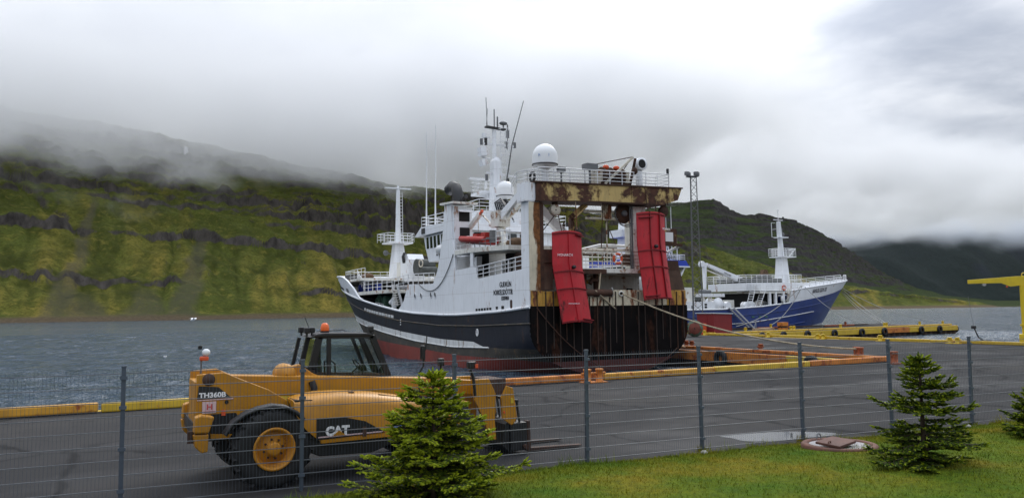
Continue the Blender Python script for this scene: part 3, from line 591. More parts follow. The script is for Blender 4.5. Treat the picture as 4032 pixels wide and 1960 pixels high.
    B(rail(MB(), [(38, 4.4, 7.65), (45, 3.9, 7.7), (51.5, 2.6, 7.9), (53, 2.2, 8.0), (53, -2.2, 8.0), (45, -4, 7.7), (36, -5, 7.7)], 1.15, 3, 1.7, .034), 'railing', 'rail_white')
    B(rail(MB(), [(21, 5.5, 6.45), (26, 5.4, 6.25)], .95, 3, 1.4), 'railing', 'rail_white')
    B(rail(MB(), [(.95, 5.96, 6.68), (7.35, 5.96, 6.38)], .80, 3, .95, .04), 'railing', 'rail_white')
    for i in range(7): x = 1.3 + i * .86; B(MB().bb(x, x + .1, 4.3, 4.5, 6.65, 7.5), 'locker_frame', 'rail_white')
    B(rail(MB(), [(2.5, 3.4, 6.62), (7.6, 3.4, 6.62)], 1.0, 4, .6, .035), 'railing', 'pipe_cream'); B(MB().bb(2.0, 7.4, 2.7, 3.0, 6.62, 7.3), 'net_bin', 'deck_dark')
    # dark interior behind the windows of the casing
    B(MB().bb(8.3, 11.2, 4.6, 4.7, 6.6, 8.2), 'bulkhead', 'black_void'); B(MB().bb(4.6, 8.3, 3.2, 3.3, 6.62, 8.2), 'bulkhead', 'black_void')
    B(MB().xz([(9.9, 7.0), (8.7, 7.0), (8.6, 8.0), (9.1, 7.9), (9.8, 7.5)], 5.0, 5.4), 'ventilator', 'ship_white')
    # boat deck
    B(MB().xz([(2.6, 8.0), (2.6, 8.3), (8, 8.55), (11, 8.55), (11, 8.22), (8.2, 8.22)], 2.6, 6.06), 'boat_deck', 'ship_white_dirty')
    B(rail(MB(), [(2.65, 5.9, 8.3), (4.5, 5.95, 8.4)], .95, 3, .9, .034), 'railing', 'rail_white'); B(rail(MB(), [(8.6, 5.95, 8.55), (10.9, 5.95, 8.58)], .85, 3, .9), 'railing', 'rail_white')
    mb = MB(); mb.ball((3.6, 5.0, 8.55), .8, 10, 6, (1.2, .7, .42)); B(mb, 'net_heap', 'net_brown')
    # ---- funnel casing and exhausts
    B(MB().bb(11.3, 13.0, 4.5, 5.9, 8.5, 11.85), 'funnel_casing', 'ship_white'); B(MB().xz([(10.9, 12.0), (13.4, 12.15), (13.4, 12.3), (10.9, 12.15)], 4.2, 6.2), 'funnel_top', 'ship_white_dirty')
    B(MB().bb(11.27, 11.33, 4.7, 5.55, 10.75, 11.55), 'louvre', 'black_void'); B(MB().xz([(10.85, 11.5), (11.3, 11.65), (11.3, 11.55), (10.85, 11.4)], 4.6, 5.7), 'louvre_hood', 'ship_white')
    B(MB().bb(11.26, 11.34, 4.7, 5.5, 9.2, 10.3), 'doorway', 'black_void')
    B(MB().tube([(12.2, 5.2, 12.2), (12.25, 5.2, 12.9), (12.6, 5.2, 13.4), (13.2, 5.2, 13.6), (13.9, 5.2, 13.45)], [.42, .42, .44, .45, .42], 16), 'exhaust_pipe', 'black_steel')
    B(MB().tube([(11.6, 5.0, 12.2), (11.6, 5.0, 12.5), (11.2, 5.0, 12.6)], .16, 10), 'exhaust_pipe', 'black_steel')
    # ---- wheelhouse and accommodation
    B(MB().bb(9.5, 17.2, -4.6, 4.4, 6.3, 8.3), 'deckhouse', 'ship_white'); B(MB().bb(13.9, 16.8, -4.6, 4.6, 8.3, 9.0), 'deckhouse', 'ship_white')
    wl_ = [(9.5, 9.0), (18.9, 9.0), (19.3, 9.3), (19.7, 10.35), (9.5, 10.35)]
    B(MB().xz([(16.2, 8.2), (18.6, 8.2), (19.3, 9.3), (19.75, 10.35), (14.0, 10.35), (14.0, 8.8), (16.0, 8.8)], -5.0, 5.0), 'wheelhouse', 'ship_white')
    B(MB().xz([(13.5, 10.42), (21.1, 10.42), (20.9, 10.55), (19.6, 11.15), (13.5, 11.0)], -5.3, 5.3), 'wheelhouse_roof', 'ship_white')
    for i in range(5):
        x0 = 19.0 - i * .78; B(MB().prism([(0, 0), (.5, 0), (.58, .95), (.14, .95)], (x0 - .45, 4.99, 9.3), (1, 0, 0), (0, 0, 1), (0, .03, 0)), 'window', 'glass_dark')
    for i in range(7): y = -4.2 + i * 1.4; B(MB().prism([(-.5, 0), (.5, 0), (.55, .9), (-.55, .9)], (19.33, y, 9.36), (0, 1, 0), (.35, 0, .95), (.03, 0, .01)), 'window', 'glass_dark')
    for y0, y1 in ((-.7, .07), (-1.75, -1.0), (.4, 1.1), (1.4, 2.1), (2.4, 3.1), (-2.8, -2.05)): B(MB().yz(rounded(y0, y1, 9.45, 10.28, .1), 13.95, 14.0), 'window', 'glass_dark')
    for z in (10.34, 9.33): B(MB().bb(13.94, 14.0, -4.9, 4.9, z, z + .06), 'wall_moulding', 'ship_white_dirty')
    o = put('lettering', text_mesh('2944', .55, 'letter_black', .9, .006, .012), T); o.rotation_euler = (rad(90), 0, rad(180)); o.location = (17.0, 5.03, 8.62)
    B(MB().lathe((14.6, 5.5, 8.95), [(.01, -.75), (.28, -.72), (.36, -.5), (.36, .5), (.28, .72), (.01, .75)], 'X', 14), 'liferaft', 'dome_white'); B(MB().bar((14.1, 5.5, 8.2), (14.1, 5.5, 8.65), .1).bar((15.1, 5.5, 8.2), (15.1, 5.5, 8.65), .1), 'raft_cradle', 'black_steel')
    B(rail(MB(), [(13.6, 5.1, 11.0), (20, 5.1, 11.15), (20, -5.1, 11.15), (13.6, -5.1, 11.0), (13.6, 5.1, 11.0)], .85, 3, 1.5, .034), 'railing', 'rail_white')
    B(MB().bb(18.7, 19.4, 5.3, 5.36, 10.55, 11.0), 'navigation_light_board', 'black_steel'); B(MB().bb(15.0, 17.6, -2.2, 2.2, 11.0, 12.2), 'mast_house', 'ship_white')
    B(rail(MB(), [(14.4, 2.4, 12.2), (18, 2.4, 12.2), (18, -2.4, 12.2), (14.4, -2.4, 12.2), (14.4, 2.4, 12.2)], .8, 3, 1.2), 'railing', 'rail_white')
    # main mast
    mb = MB(); mb.bar((16.2, 0, 11.1), (16.2, 0, 16.9), 1.0, 1.0, w2=.68, h2=.68, up=(1, 0, 0)); mb.bar((16.2, 0, 16.9), (16.2, 0, 17.25), .68, .68, up=(1, 0, 0), w2=.3, h2=.3); mb.bar((16.25, .1, 17.2), (16.25, .1, 19.6), .26, .26, up=(1, 0, 0)); M = B(mb, 'main_mast', 'ship_white')
    mb = MB(); mb.bb(16.6, 19.0, -1.0, 1.0, 14.3, 14.5); mb.xz([(16.8, 13.8), (18.6, 14.3), (16.8, 14.3)], -.4, .4); B(mb, 'mast_platform', 'ship_white', M)
    B(rail(MB(), [(17, 1, 14.5), (18.9, 1, 14.5), (18.9, -1, 14.5), (17, -1, 14.5)], .95, 3, .7, .03), 'mast_railing', 'rail_white', M)
    B(MB().bb(18.0, 18.3, -1.5, 1.5, 15.6, 15.78).cyl((18.15, 0, 14.9), (18.15, 0, 15.6), .14), 'radar_scanner', 'dome_white', M)
    mb = MB(); ladder(mb, (15.6, -.5, 15), (15.75, -.45, 19.4), .45, (0, 1, 0), .3, .025)
    for z in (16.2, 17.3, 18.4, 19.5): mb.tube([(15.6 - .6 * math.sin(t), -.45 + .45 * math.cos(t), z) for t in [i * math.pi / 5 for i in range(6)]], .025, 4)
    for t in (.4, 1.57, 2.7): mb.cyl((15.6 - .6 * math.sin(t), -.45 + .45 * math.cos(t), 16.0), (15.6 - .6 * math.sin(t), -.45 + .45 * math.cos(t), 19.6), .02, n=4)
    B(mb, 'mast_ladder', 'rail_white', M)
    B(MB().bar((16.2, 1.4, 18.3), (16.2, -1.9, 18.3), .12, .16), 'yardarm', 'rail_white', M); B(MB().bar((16.2, .9, 15.9), (16.2, -1.9, 15.75), .12, .14), 'yardarm', 'rail_white', M)
    for y, z, h in ((1.3, 18.3, .4), (.9, 18.3, .5), (-1.0, 18.2, .5), (-1.8, 18.3, .35), (.85, 15.35, .4), (-1.1, 15.1, .45)): B(MB().cyl((16.2, y, z - .1), (16.2, y, z + h), .13, n=8), 'signal_lamp', 'lamp_grey' if h < .45 else 'black_steel', M)
    B(MB().bar((16.2, .9, 19.75), (16.2, -.9, 19.65), .5, .1), 'mast_top_platform', 'black_steel', M); B(MB().ball((16.2, -.75, 20.2), .28, sc=(1, 1.3, .6)).cyl((16.2, -.75, 19.7), (16.2, -.75, 20.1), .06), 'antenna_dome', 'lamp_grey', M)
    mb = MB(); mb.cyl((16.2, .75, 19.7), (16.2, .85, 22.2), .03, n=5); mb.cyl((16.2, .85, 19.7), (16.2, .7, 21.3), .02, n=4); mb.cyl((16.2, .1, 19.7), (16.2, .1, 21.3), .05, n=5); mb.cyl((16.2, -.2, 19.7), (16.2, -.2, 20.7), .07, n=5); mb.tube([(16.2, -1.1, 18.0), (16.2, -1.15, 20.1), (16.2, -.9, 20.2)], .06, 5); mb.cyl((16.2, -1.15, 19.0), (16.2, -1.15, 19.6), .16, n=8); B(mb, 'antenna', 'lamp_grey', M)
    B(MB().bar((16.3, 1.0, 16.5), (16.3, 1.2, 17.0), .7, .5).bar((16.3, 1.1, 17.3), (16.3, 1.2, 18.0), .7, .6).cyl((16.3, .5, 17.1), (16.3, 1.2, 17.2), .07).cyl((16.3, .5, 18.9), (16.3, 1.0, 18.9), .07).cyl((16.3, 1.0, 18.8), (16.3, 1.0, 19.2), .2), 'floodlight', 'ship_white', M)
    M.location.z = -.4
    B(MB().tube([(15.0, 0, 12.6), (13.3, 0, 17.3), (11.3, 0, 20.4)], [.08, .045, .03], 6), 'whip_antenna', 'lamp_grey')
    for x, zt in ((20.9, 19.5), (18.9, 19.7)): B(MB().tube([(x, 4.3, 11.1), (x, 4.3, 13.2), (x - .15, 4.3, zt)], [.09, .06, .03], 6), 'whip_antenna', 'rail_white')
    def dome(c, r, h, par=None):
        x, y, z = c; pr = [(.02, 0), (r * .35, 0), (r * .95, .32 * r), (r, .36 * r), (r, .45 * r)]
        pr += [(r * math.cos(t), h - r * .98 + r * .98 * math.sin(t)) for t in [i * math.pi / 16 for i in range(9)]]
        o = B(MB().lathe(c, pr, 'Z', 24), 'satellite_dome', 'dome_white'); B(MB().tube([(x + (r + .01) * math.cos(t), y + (r + .01) * math.sin(t), z + .36 * r) for t in [i * .2618 for i in range(24)]], .035, 5, True), 'dome_flange', 'black_steel', o); return o
    dome((14.4, 0.1, 13.1), .70, 1.48); B(MB().cyl((14.4, .1, 11.0), (14.4, .1, 13.15), .17, n=10).bar((14.4, .1, 12.9), (14.6, .9, 11.3), .08).bar((14.4, .1, 12.9), (14.4, -.7, 11.3), .08), 'dome_post', 'black_steel')
    d1 = dome((1.4, 4.0, 13.05), .80, 1.62); B(MB().cyl((1.4, 4.0, 11.95), (1.4, 4.0, 13.1), .24, n=12), 'dome_post', 'ship_white')
    o = put('lettering', text_mesh('NavTel', .26, 'letter_blue', .9, .01), T); o.rotation_euler = (rad(90), 0, rad(-98 - 25)); o.location = (.98, 4.72, 13.75)
    # ---- foredeck: foremast, crane house, drums
    mb = MB(); mb.bar((40.2, 0, 7.6), (40.2, 0, 11.7), 1.7, 1.7, up=(1, 0, 0), w2=.95, h2=.95); mb.cyl((40.2, 0, 11.7), (40.2, 0, 17.6), .31, .20, n=10); FM = B(mb, 'fore_mast', 'ship_white')
    B(MB().bb(39.2, 41.5, -1.4, 1.4, 11.6, 11.75), 'mast_platform', 'ship_white', FM); B(rail(MB(), [(39.2, 1.5, 11.75), (41.6, 1.9, 11.75), (41.6, -1.9, 11.75), (39.2, -1.5, 11.75), (39.2, 1.5, 11.75)], .95, 3, .8, .035), 'mast_railing', 'rail_white', FM)
    B(MB().bar((40.2, 1.5, 17.75), (40.2, -1.5, 17.75), .3, .12).cyl((40.2, 0, 17.5), (40.2, 0, 18.1), .12), 'mast_head', 'ship_white', FM)
    mb = MB(); ladder(mb, (39.3, -.1, 8.2), (39.68, -.1, 17.3), .4, (0, 1, 0), .35, .03); B(mb, 'mast_ladder', 'rail_white', FM); B(MB().ball((40.5, 1.3, 10.6), .3).bar((40.3, .8, 10.5), (40.5, 1.2, 10.6), .12), 'mast_lamp', 'lamp_grey', FM)
    B(MB().bb(34.2, 36.6, -.8, 1.0, 7.3, 9.5).xz([(34.4, 9.5), (36.9, 9.5), (36.6, 10.2), (34.9, 10.1)], -.8, .9), 'crane_house', 'ship_white'); B(MB().bb(36.8, 38.3, -.8, .8, 7.6, 9.4), 'control_cabin', 'ship_white_dirty')
    mb = MB(); [mb.tube([(35.2 + .2 * i, 1.0, 9.2), (35.1 + .2 * i, 1.15, 9.9), (35.3 + .2 * i, .9, 10.3)], .06, 5) for i in range(4)]; B(mb, 'hydraulic_hose', 'black_steel')
    B(MB().cyl((32.6, .8, 8.6), (32.6, -1.0, 8.6), .85, n=16).cyl((31.2, .8, 8.2), (31.2, -.8, 8.2), .4, n=12), 'anchor_winch', 'deck_dark'); B(MB().tube([(31 + .5 * math.cos(t), .9, 8.9 + .35 * math.sin(t)) for t in [i * .524 for i in range(12)]], .06, 5, True), 'valve_wheel', 'pipe_cream')
    for x, y, h in ((41.6, 3.4, .8), (40.8, 3.9, .9), (38.4, 3.7, .75), (37.2, 3.2, .9)): B(MB().lathe((x, y, 6.22), [(.01, 0), (.34, 0), (.36, .1), (.36, h - .1), (.33, h), (.01, h)], 'Z', 12), 'plastic_drum', 'drum_blue')
    B(MB().xz([(43, 7.65), (48.5, 7.7), (48.3, 8.5), (43.2, 8.4)], 2.6, 3.6), 'net_stow', 'black_steel'); B(MB().ball((43, 2.6, 8.1), .7, 10, 6, (2, 1, .6)), 'net_stow', 'net_brown')
    for txt, x, z, sz, a in (('GUÐRÚN ÞORKELSDÓTTIR', 47.6, 6.95, .40, 15), ('SU 211', 41.3, 6.35, .62, 12)):
        o = put('lettering', text_mesh(txt, sz, 'letter_black', .75, .01, .008), T)
        p = Vector((x, hb(x, z + .2) + .05, z)); x2 = x - (5.4 if len(txt) > 8 else 1.9); z2 = z - (.62 if len(txt) > 8 else .2); q = Vector((x2, hb(x2, z2 + .2) + .05, z2))
        ux = (q - p).normalized(); nrm = Vector((0, 1, -.35)); uz = ux.cross(Vector((0, -1, .3))); uz = Vector((0, .28, 1)) - ux * ux.dot(Vector((0, .28, 1))); uz.normalize(); un = ux.cross(uz)
        o.matrix_local = Matrix.Translation(p) @ Matrix((ux, uz, un)).transposed().to_4x4()
    # ---- aft deck and gantry
    B(MB().bb(3.0, 3.2, -4.4, 4.4, 3.9, 6.62), 'aft_bulkhead', 'ship_white_dirty'); B(MB().bb(2.95, 3.0, -.15, .0, 5.9, 6.15), 'notice', 'stern_yellow'); B(MB().bb(2.9, 3.02, -3.75, -3.3, 4.4, 5.6), 'doorway', 'black_void')
    for y in (1.45, .55): B(MB().bb(.9, 1.2, y - .1, y + .1, 4.0, 6.62), 'ramp_post', 'rust_brown')
    B(MB().tube([(.95, .45, 5.4), (.9, .5, 6.0), (.9, .9, 6.1), (.9, 1.1, 5.8)], .14, 6), 'hanging_net', 'rust_brown')
    B(MB().bb(.35, 3.0, -4.3, 4.4, 6.50, 6.78), 'bridge_deck', 'ship_white_dirty'); B(MB().bb(.30, .38, .2, 4.3, 6.42, 6.72), 'deck_edge', 'rust_brown')
    B(rail(MB(), [(.5, 4.2, 6.78), (.5, -4.2, 6.78)], 1.15, 5, .75, .034), 'railing', 'pipe_cream'); B(rail(MB(), [(2.6, 4.2, 6.78), (2.6, -4.2, 6.78)], 1.2, 4, .5, .03), 'railing', 'rail_white')
    B(MB().cyl((1.0, 2.6, 7.98), (1.0, -4.2, 8.06), .11, n=10), 'cross_pipe', 'pipe_cream'); B(MB().tube([(2.2, .8, 8.1), (2.2, -.6, 8.42), (2.2, -3.8, 8.42)], .11, 8), 'cross_pipe', 'rail_white'); B(MB().cyl((1.2, 2.6, 7.7), (1.2, .4, 7.72), .08, n=8), 'cross_pipe', 'rust_brown')
    lb = [(.36, -.72 + .31 * math.cos(t), 7.42 + .31 * math.sin(t)) for t in [i * .314 for i in range(20)]]; L = B(MB().tube(lb, .085, 8, True), 'lifebuoy', 'orange_red')
    for t in (.785, 2.356, 3.927, 5.498): B(MB().cyl((.36, -.72 + .31 * math.cos(t) - .05 * math.sin(t), 7.42 + .31 * math.sin(t) + .05 * math.cos(t)), (.36, -.72 + .31 * math.cos(t) + .05 * math.sin(t), 7.42 + .31 * math.sin(t) - .05 * math.cos(t)), .095, n=8), 'lifebuoy_band', 'letter_white', L)
    B(MB().bb(.5, .95, -2.05, -1.35, 7.0, 7.75), 'locker', 'rust_plate'); B(MB().bb(1.0, 1.5, -4.3, -2.2, 6.5, 8.0), 'side_house', 'stern_cream')
    # port leg: white outboard, rusty aft face
    B(MB().bb(.02, .95, 5.28, 6.03, 4.44, 10.72), 'gantry_leg', 'ship_white'); B(MB().bb(-.03, .02, 5.27, 6.0, 5.36, 10.70), 'leg_aft_face', 'leg_rust'); B(MB().bb(-.015, .9, 5.0, 5.28, 5.36, 10.70), 'leg_inner_face', 'rust_brown')
    B(MB().bb(-.02, .93, 5.55, 6.30, 10.74, 11.88), 'gantry_head', 'ship_white')
    # starboard leg
    B(MB().bb(.5, 1.5, -3.15, -2.15, 6.7, 10.9), 'gantry_leg', 'ship_white_dirty'); B(MB().cyl((.42, -1.95, 6.7), (.42, -1.95, 10.9), .07, n=8).cyl((.42, -1.8, 6.7), (.42, -1.8, 10.9), .035, n=6), 'leg_pipe', 'lamp_grey')
    B(MB().bb(.6, 1.4, -5.6, -4.9, 7.3, 10.9), 'gantry_leg', 'ship_white_dirty') if False else None
    # gantry beam, tapered at its starboard end
    B(MB().yz([(5.54, 10.78), (5.54, 11.88), (-5.74, 12.2), (-5.40, 11.42), (-4.2, 11.04), (1.15, 10.95)], -.15, 1.35), 'gantry_beam', 'gantry_rust')
    B(MB().yz([(5.7, 11.88), (5.7, 11.97), (-5.8, 12.28), (-5.8, 12.2)], -.22, 1.42), 'beam_flange', 'rust_brown'); B(MB().yz([(5.6, 10.74), (5.6, 10.8), (1.1, 10.98), (-4.25, 11.08), (-4.2, 11.0), (1.15, 10.9)], -.22, 1.42), 'beam_flange', 'rust_brown')
    for y in (3.4, 1.0, -1.6, -4.5): B(MB().bb(-.19, -.15, y - .04, y + .04, 11.0 + .02 * (4 - y) * .3, 11.9 + .028 * (5 - y)), 'beam_stiffener', 'gantry_rust')
    top = [(-.1, 5.4, 11.97), (-.1, 2.0, 12.06), (-.1, -4.7, 12.24), (1.3, -4.7, 12.24)]
    B(rail(MB(), top, .88, 4, 1.0, .032), 'railing', 'rail_white'); B(rail(MB(), [(1.3, 5.6, 11.97), (1.3, -4.7, 12.24)], .88, 4, 1.2, .03), 'railing', 'rail_white'); B(rail(MB(), [(-.1, 5.4, 11.97), (.3, 5.9, 11.95), (1.3, 6.1, 11.95), (1.6, 6.3, 11.5)], .75, 3, .7, .03), 'railing', 'rail_white')
    B(MB().tube([(.4 + .28 * math.cos(t), 5.5, 12.3 + .28 * math.sin(t)) for t in [i * .524 for i in range(12)]], .08, 6, True), 'hose_coil', 'black_steel')
    # winch on the gantry
    mb = MB(); mb.cyl((.6, .25, 12.75), (.6, -1.2, 12.8), .42, n=16); B(mb, 'winch_drum', 'rust_brown'); [B(MB().cyl((.6, y, 12.76), (.6, y - .1, 12.76), .6, n=18), 'winch_flange', 'rust_plate') for y in (.3, -.35, -1.2)]
    [B(MB().ball((.3, y, 13.3), .2, sc=(1, 1.1, .8)), 'winch_cover', 'orange_red') for y in (.1, -.72)]
    B(MB().bb(.3, 1.0, .35, .95, 12.0, 13.0), 'winch_frame', 'pipe_cream'); B(MB().bb(.3, 1.0, -1.75, -1.4, 12.2, 13.1), 'winch_frame', 'pipe_cream'); B(MB().bb(0, 1.2, -1.6, .5, 12.15, 12.32), 'winch_base', 'rust_brown')
    B(MB().bb(.0, .6, .9, 1.75, 13.05, 13.4).cyl((.3, 1.35, 12.1), (.3, 1.35, 13.1), .07), 'floodlight', 'lamp_grey')
    B(MB().bar((0, .42, 12.15), (0, -1.85, 14.05), .12, .14), 'jib', 'pipe_cream'); B(MB().bar((.6, -2.0, 12.25), (0, -2.05, 14.0), .12, .14), 'jib_post', 'rust_brown'); B(MB().cyl((.3, 1.0, 13.4), (0, -1.85, 14.08), .03, n=5).cyl((.5, -1.3, 13.1), (0, -1.75, 14.0), .03, n=5), 'jib_stay', 'rust_brown')
    B(MB().lathe((0, -1.95, 13.15), [(.01, -.1), (.22, -.1), (.26, 0), (.22, .1), (.01, .1)], 'Y', 12), 'jib_block', 'rust_brown')
    B(MB().cyl((.5, -2.7, 12.2), (.5, -2.68, 13.25), .24, n=12), 'searchlight_pillar', 'ship_white'); S_ = B(MB().lathe((.45, -2.7, 13.72), [(.01, .35), (.30, .3), (.42, .1), (.42, -.3), (.30, -.31)], 'X', 18), 'searchlight', 'ship_white')
    B(MB().cyl((.14, -2.7, 13.72), (.19, -2.7, 13.72), .29, n=18), 'searchlight_glass', 'black_void', S_); B(MB().bar((.45, -2.7, 13.2), (.45, -2.3, 13.5), .06).bar((.45, -2.7, 13.2), (.45, -3.1, 13.5), .06).bar((.45, -2.3, 13.5), (.45, -2.3, 13.75), .06).bar((.45, -3.1, 13.5), (.45, -3.1, 13.75), .06), 'searchlight_yoke', 'ship_white', S_)
    B(MB().cyl((0, -4.7, 13.1), (0, -4.7, 13.5), .09, n=8), 'stern_light', 'black_steel'); B(MB().bb(.2, .5, 3.2, 3.7, 12.75, 13.05).cyl((.35, 3.45, 12), (.35, 3.45, 12.8), .06), 'floodlight', 'lamp_grey')
    # hanging gear under the beam
    for y, z in ((4.05, 10.3), (-4.4, 10.65)):
        b_ = B(MB().lathe((.2, y, z), [(.05, -.14), (.34, -.14), (.38, -.05), (.30, 0), (.38, .05), (.34, .14), (.05, .14)], 'X', 16), 'hanging_block', 'pipe_cream' if y > 0 else 'rust_brown'); B(MB().bar((.2, y, z), (.2, y, z + .62), .24, .3), 'block_strap', 'rust_brown', b_)
    B(MB().bar((2.6, 4.0, 10.95), (2.4, 1.4, 8.5), .5, .5), 'gantry_brace', 'ship_white'); B(MB().bar((1.2, 1.1, 10.95), (2.0, 1.75, 10.1), .36, .3).bar((2.0, 1.72, 10.15), (2.0, 1.6, 8.0), .34, .3), 'gantry_strut', 'gantry_rust')
    B(MB().cyl((.8, 1.5, 10.45), (.8, -1.6, 10.5), .10, n=8).cyl((.8, 1.4, 10.0), (.8, -1.4, 10.05), .07, n=8), 'cross_bar', 'pipe_cream'); B(MB().cyl((.9, -.3, 10.0), (.9, -.3, 11.0), .34, n=12), 'swivel_post', 'stern_cream')
    B(MB().cyl((1.0, -.35, 10.2), (1.0, -.35, 7.1), .045, n=6), 'stanchion', 'pipe_cream')
    F_ = B(MB().lathe((.7, -1.45, 10.4), [(.1, -.12), (.62, -.12), (.66, 0), (.62, .12), (.1, .12)], 'X', 24), 'net_sounder_reel', 'rust_brown'); B(MB().lathe((.5, -1.45, 10.4), [(.01, -.05), (.2, -.05), (.2, .1)], 'X', 12), 'reel_hub', 'lamp_grey', F_)
    mb = MB(); [mb.tube([(.55 + .12 * k, -1.6 + (.86 - .1 * k) * math.cos(t), 10.4 + (.86 - .1 * k) * math.sin(t)) for t in [i * .2618 for i in range(24)]], .03, 4, True) for k in range(2)]; [mb.cyl((.6, -1.6 + .68 * math.cos(t), 10.4 + .68 * math.sin(t)), (.55, -1.6 + .88 * math.cos(t), 10.4 + .88 * math.sin(t)), .02, n=4) for t in [i * .524 for i in range(12)]]; B(mb, 'reel_guard', 'lamp_grey', F_)
    for a, b, m_ in (((0, 2.7, 11.9), (-.4, 2.85, 9.1), 'stern_cream'), ((0, .6, 10.9), (1, .1, 8.1), 'rust_brown'), ((.2, 4.05, 10.0), (.6, 5.0, 8.7), 'black_steel'), ((-.1, 4.0, 10.0), (-.3, 3.9, 9.0), 'rust_brown'), ((.9, -.2, 9.9), (2.5, -2.2, 8.4), 'rust_brown'), ((-.15, -2.65, 12.1), (-.3, -2.7, 10.6), 'rust_brown')): B(MB().cyl(a, b, .03, n=5), 'wire', m_)
    # starboard bracket with window frame
    B(MB().yz([(-5.0, 8.6), (-6.1, 8.6), (-6.1, 9.6), (-5.0, 9.6)], .9, 1.1), 'bracket_plate', 'gantry_rust'); B(MB().yz([(-5.1, 8.72), (-5.75, 8.72), (-5.75, 9.35), (-5.1, 9.35)], .87, .9), 'bracket_window', 'letter_white'); B(MB().bar((1, -5.0, 8.5), (.8, -6.4, 8.5), .3, .16), 'bracket_arm', 'rust_brown'); B(MB().cyl((1.2, -4.4, 7.6), (1, -6.3, 8.4), .09, n=8), 'bracket_stay', 'rail_white')
    # aft crane on the port side, davit and boat
    B(MB().bar((6.4, 4.5, 10.55), (2.0, 4.9, 12.05), .42, .55, w2=.34, h2=.4), 'crane_boom', 'ship_white'); B(MB().bar((5.6, 4.5, 10.4), (2.6, 4.9, 11.2), .2, .26), 'crane_ram', 'ship_white_dirty'); B(MB().bb(6.2, 7.4, 4.0, 4.9, 9.9, 11.0).cyl((6.8, 4.4, 8.5), (6.8, 4.4, 9.9), .32, n=12), 'crane_column', 'ship_white_dirty')
    mb = MB(); [mb.tube([(6.6, 4.3 + .15 * i, 10.9), (7.0, 4.3 + .15 * i, 11.6), (6.2, 4.4 + .1 * i, 11.5 + .1 * i), (5.8, 4.5, 10.9)], .06, 5) for i in range(4)]; B(mb, 'hydraulic_hose', 'black_steel')
    B(MB().bar((12.6, 4.6, 9.75), (9.7, 4.6, 11.15), .26, .3), 'davit_arm', 'ship_white_dirty'); B(MB().bar((9.75, 4.6, 11.1), (9.3, 4.6, 11.35), .16), 'davit_head', 'orange_red'); B(MB().bar((9.6, 4.6, 11.2), (7.9, 4.6, 10.2), .08).cyl((10.0, 4.6, 10.9), (10.0, 4.6, 9.9), .03, n=5), 'davit_stay', 'pipe_cream')
    B(MB().cyl((12.9, 5.2, 9.9), (12.9, 4.6, 9.9), .3, n=12), 'davit_winch', 'ship_white_dirty'); B(MB().tube([(8.0, 4.6, 10.2), (7.1, 4.6, 10.1), (6.3, 4.6, 9.6), (5.9, 4.6, 8.7)], .17, 8), 'davit_arch', 'ship_white_dirty')
    B(rail(MB(), [(4.5, 5.95, 8.4), (8.6, 5.95, 8.55)], .5, 2, .8, .03), 'boat_cradle', 'lamp_grey')
    # hanging rope along the port side
    B(MB().tube([Vector((11.2, 6.08, 8.3)).lerp(Vector((18.3, 6.08, 6.45)), t) - Vector((0, 0, 1.75 * 4 * t * (1 - t) * (1 - .25 * t))) for t in [i / 18 for i in range(19)]], .035, 6), 'hanging_rope', 'lamp_grey')
    B(MB().tube([Vector((-.12, 5.6, 4.3)).lerp(Vector((-.12, -5.0, 1.6)), t) - Vector((0, 0, 2.6 * 4 * t * (1 - t))) + Vector((-.25 * math.sin(math.pi * t), 0, 0)) for t in [i / 24 for i in range(25)]], .035, 5), 'hanging_rope', 'rust_brown')
    # ---- rescue boat: a thing of its own on the boat deck
    bt = empty('rescue_boat', T.matrix_basis @ Vector((8.9, 5.2, 9.05)), 'small red rescue boat on the boat deck beside the exhaust funnel', 'boat', rz=rad(90))
    prof = [(-2.4, .55, .85), (-1.2, .78, .9), (0, .85, .92), (1.2, .75, 1.0), (2.1, .42, 1.12), (2.6, .05, 1.22)]
    mb = MB(); V = []
    for x, b_, zt in prof:
        for a in range(9): t = math.pi * a / 8; V.append((x, -b_ * math.cos(t), -.30 * math.sin(t) ** .8 * (1 - .12 * x / 2.6) + (zt - 1) * .6 + .15))
    mb.add(V, [(i * 9 + a, (i + 1) * 9 + a, (i + 1) * 9 + a + 1, i * 9 + a + 1) for i in range(5) for a in range(8)], True); mb.add(V[:9], [tuple(range(9))]); mb.build('boat_hull', 'boat_red', bt)
    for sd in (1, -1): MB().tube([(x, sd * b_, (zt - 1) * .6 + .18) for x, b_, zt in prof], [.2, .22, .22, .22, .18, .12], 8).build('tube_fender', 'boat_red', bt)
    MB().bb(-1.9, -1.2, -.3, .3, .1, .62).build('engine_box', 'boat_red', bt); MB().bb(-.6, .1, -.35, .35, .1, .55).build('console', 'boat_red', bt); MB().tube([(-2.5, b, .2) for b in (-.5, .5)], .05).bb(-2.75, -2.4, -.2, .2, -.1, .75).build('outboard_motor', 'lamp_grey', bt)
    bt.rotation_euler = (0, rad(-4), rad(90)); bt.scale = (.95, 1, 1)
    # ---- the two trawl doors hang outside the stern
    W_ = lambda x, p, z: T.matrix_basis @ Vector((x, p, z))
    trawl_door(W_(-.55, 3.70, 8.95), 5.5, 2.08, 1, 'left of the two red trawl doors, hanging lower down the black stern')
    trawl_door(W_(-.55, -2.72, 10.42), 5.6, 2.25, -1, 'right of the two red trawl doors, hanging higher with a deep fin')
    return T
TRAWLER = build_trawler()
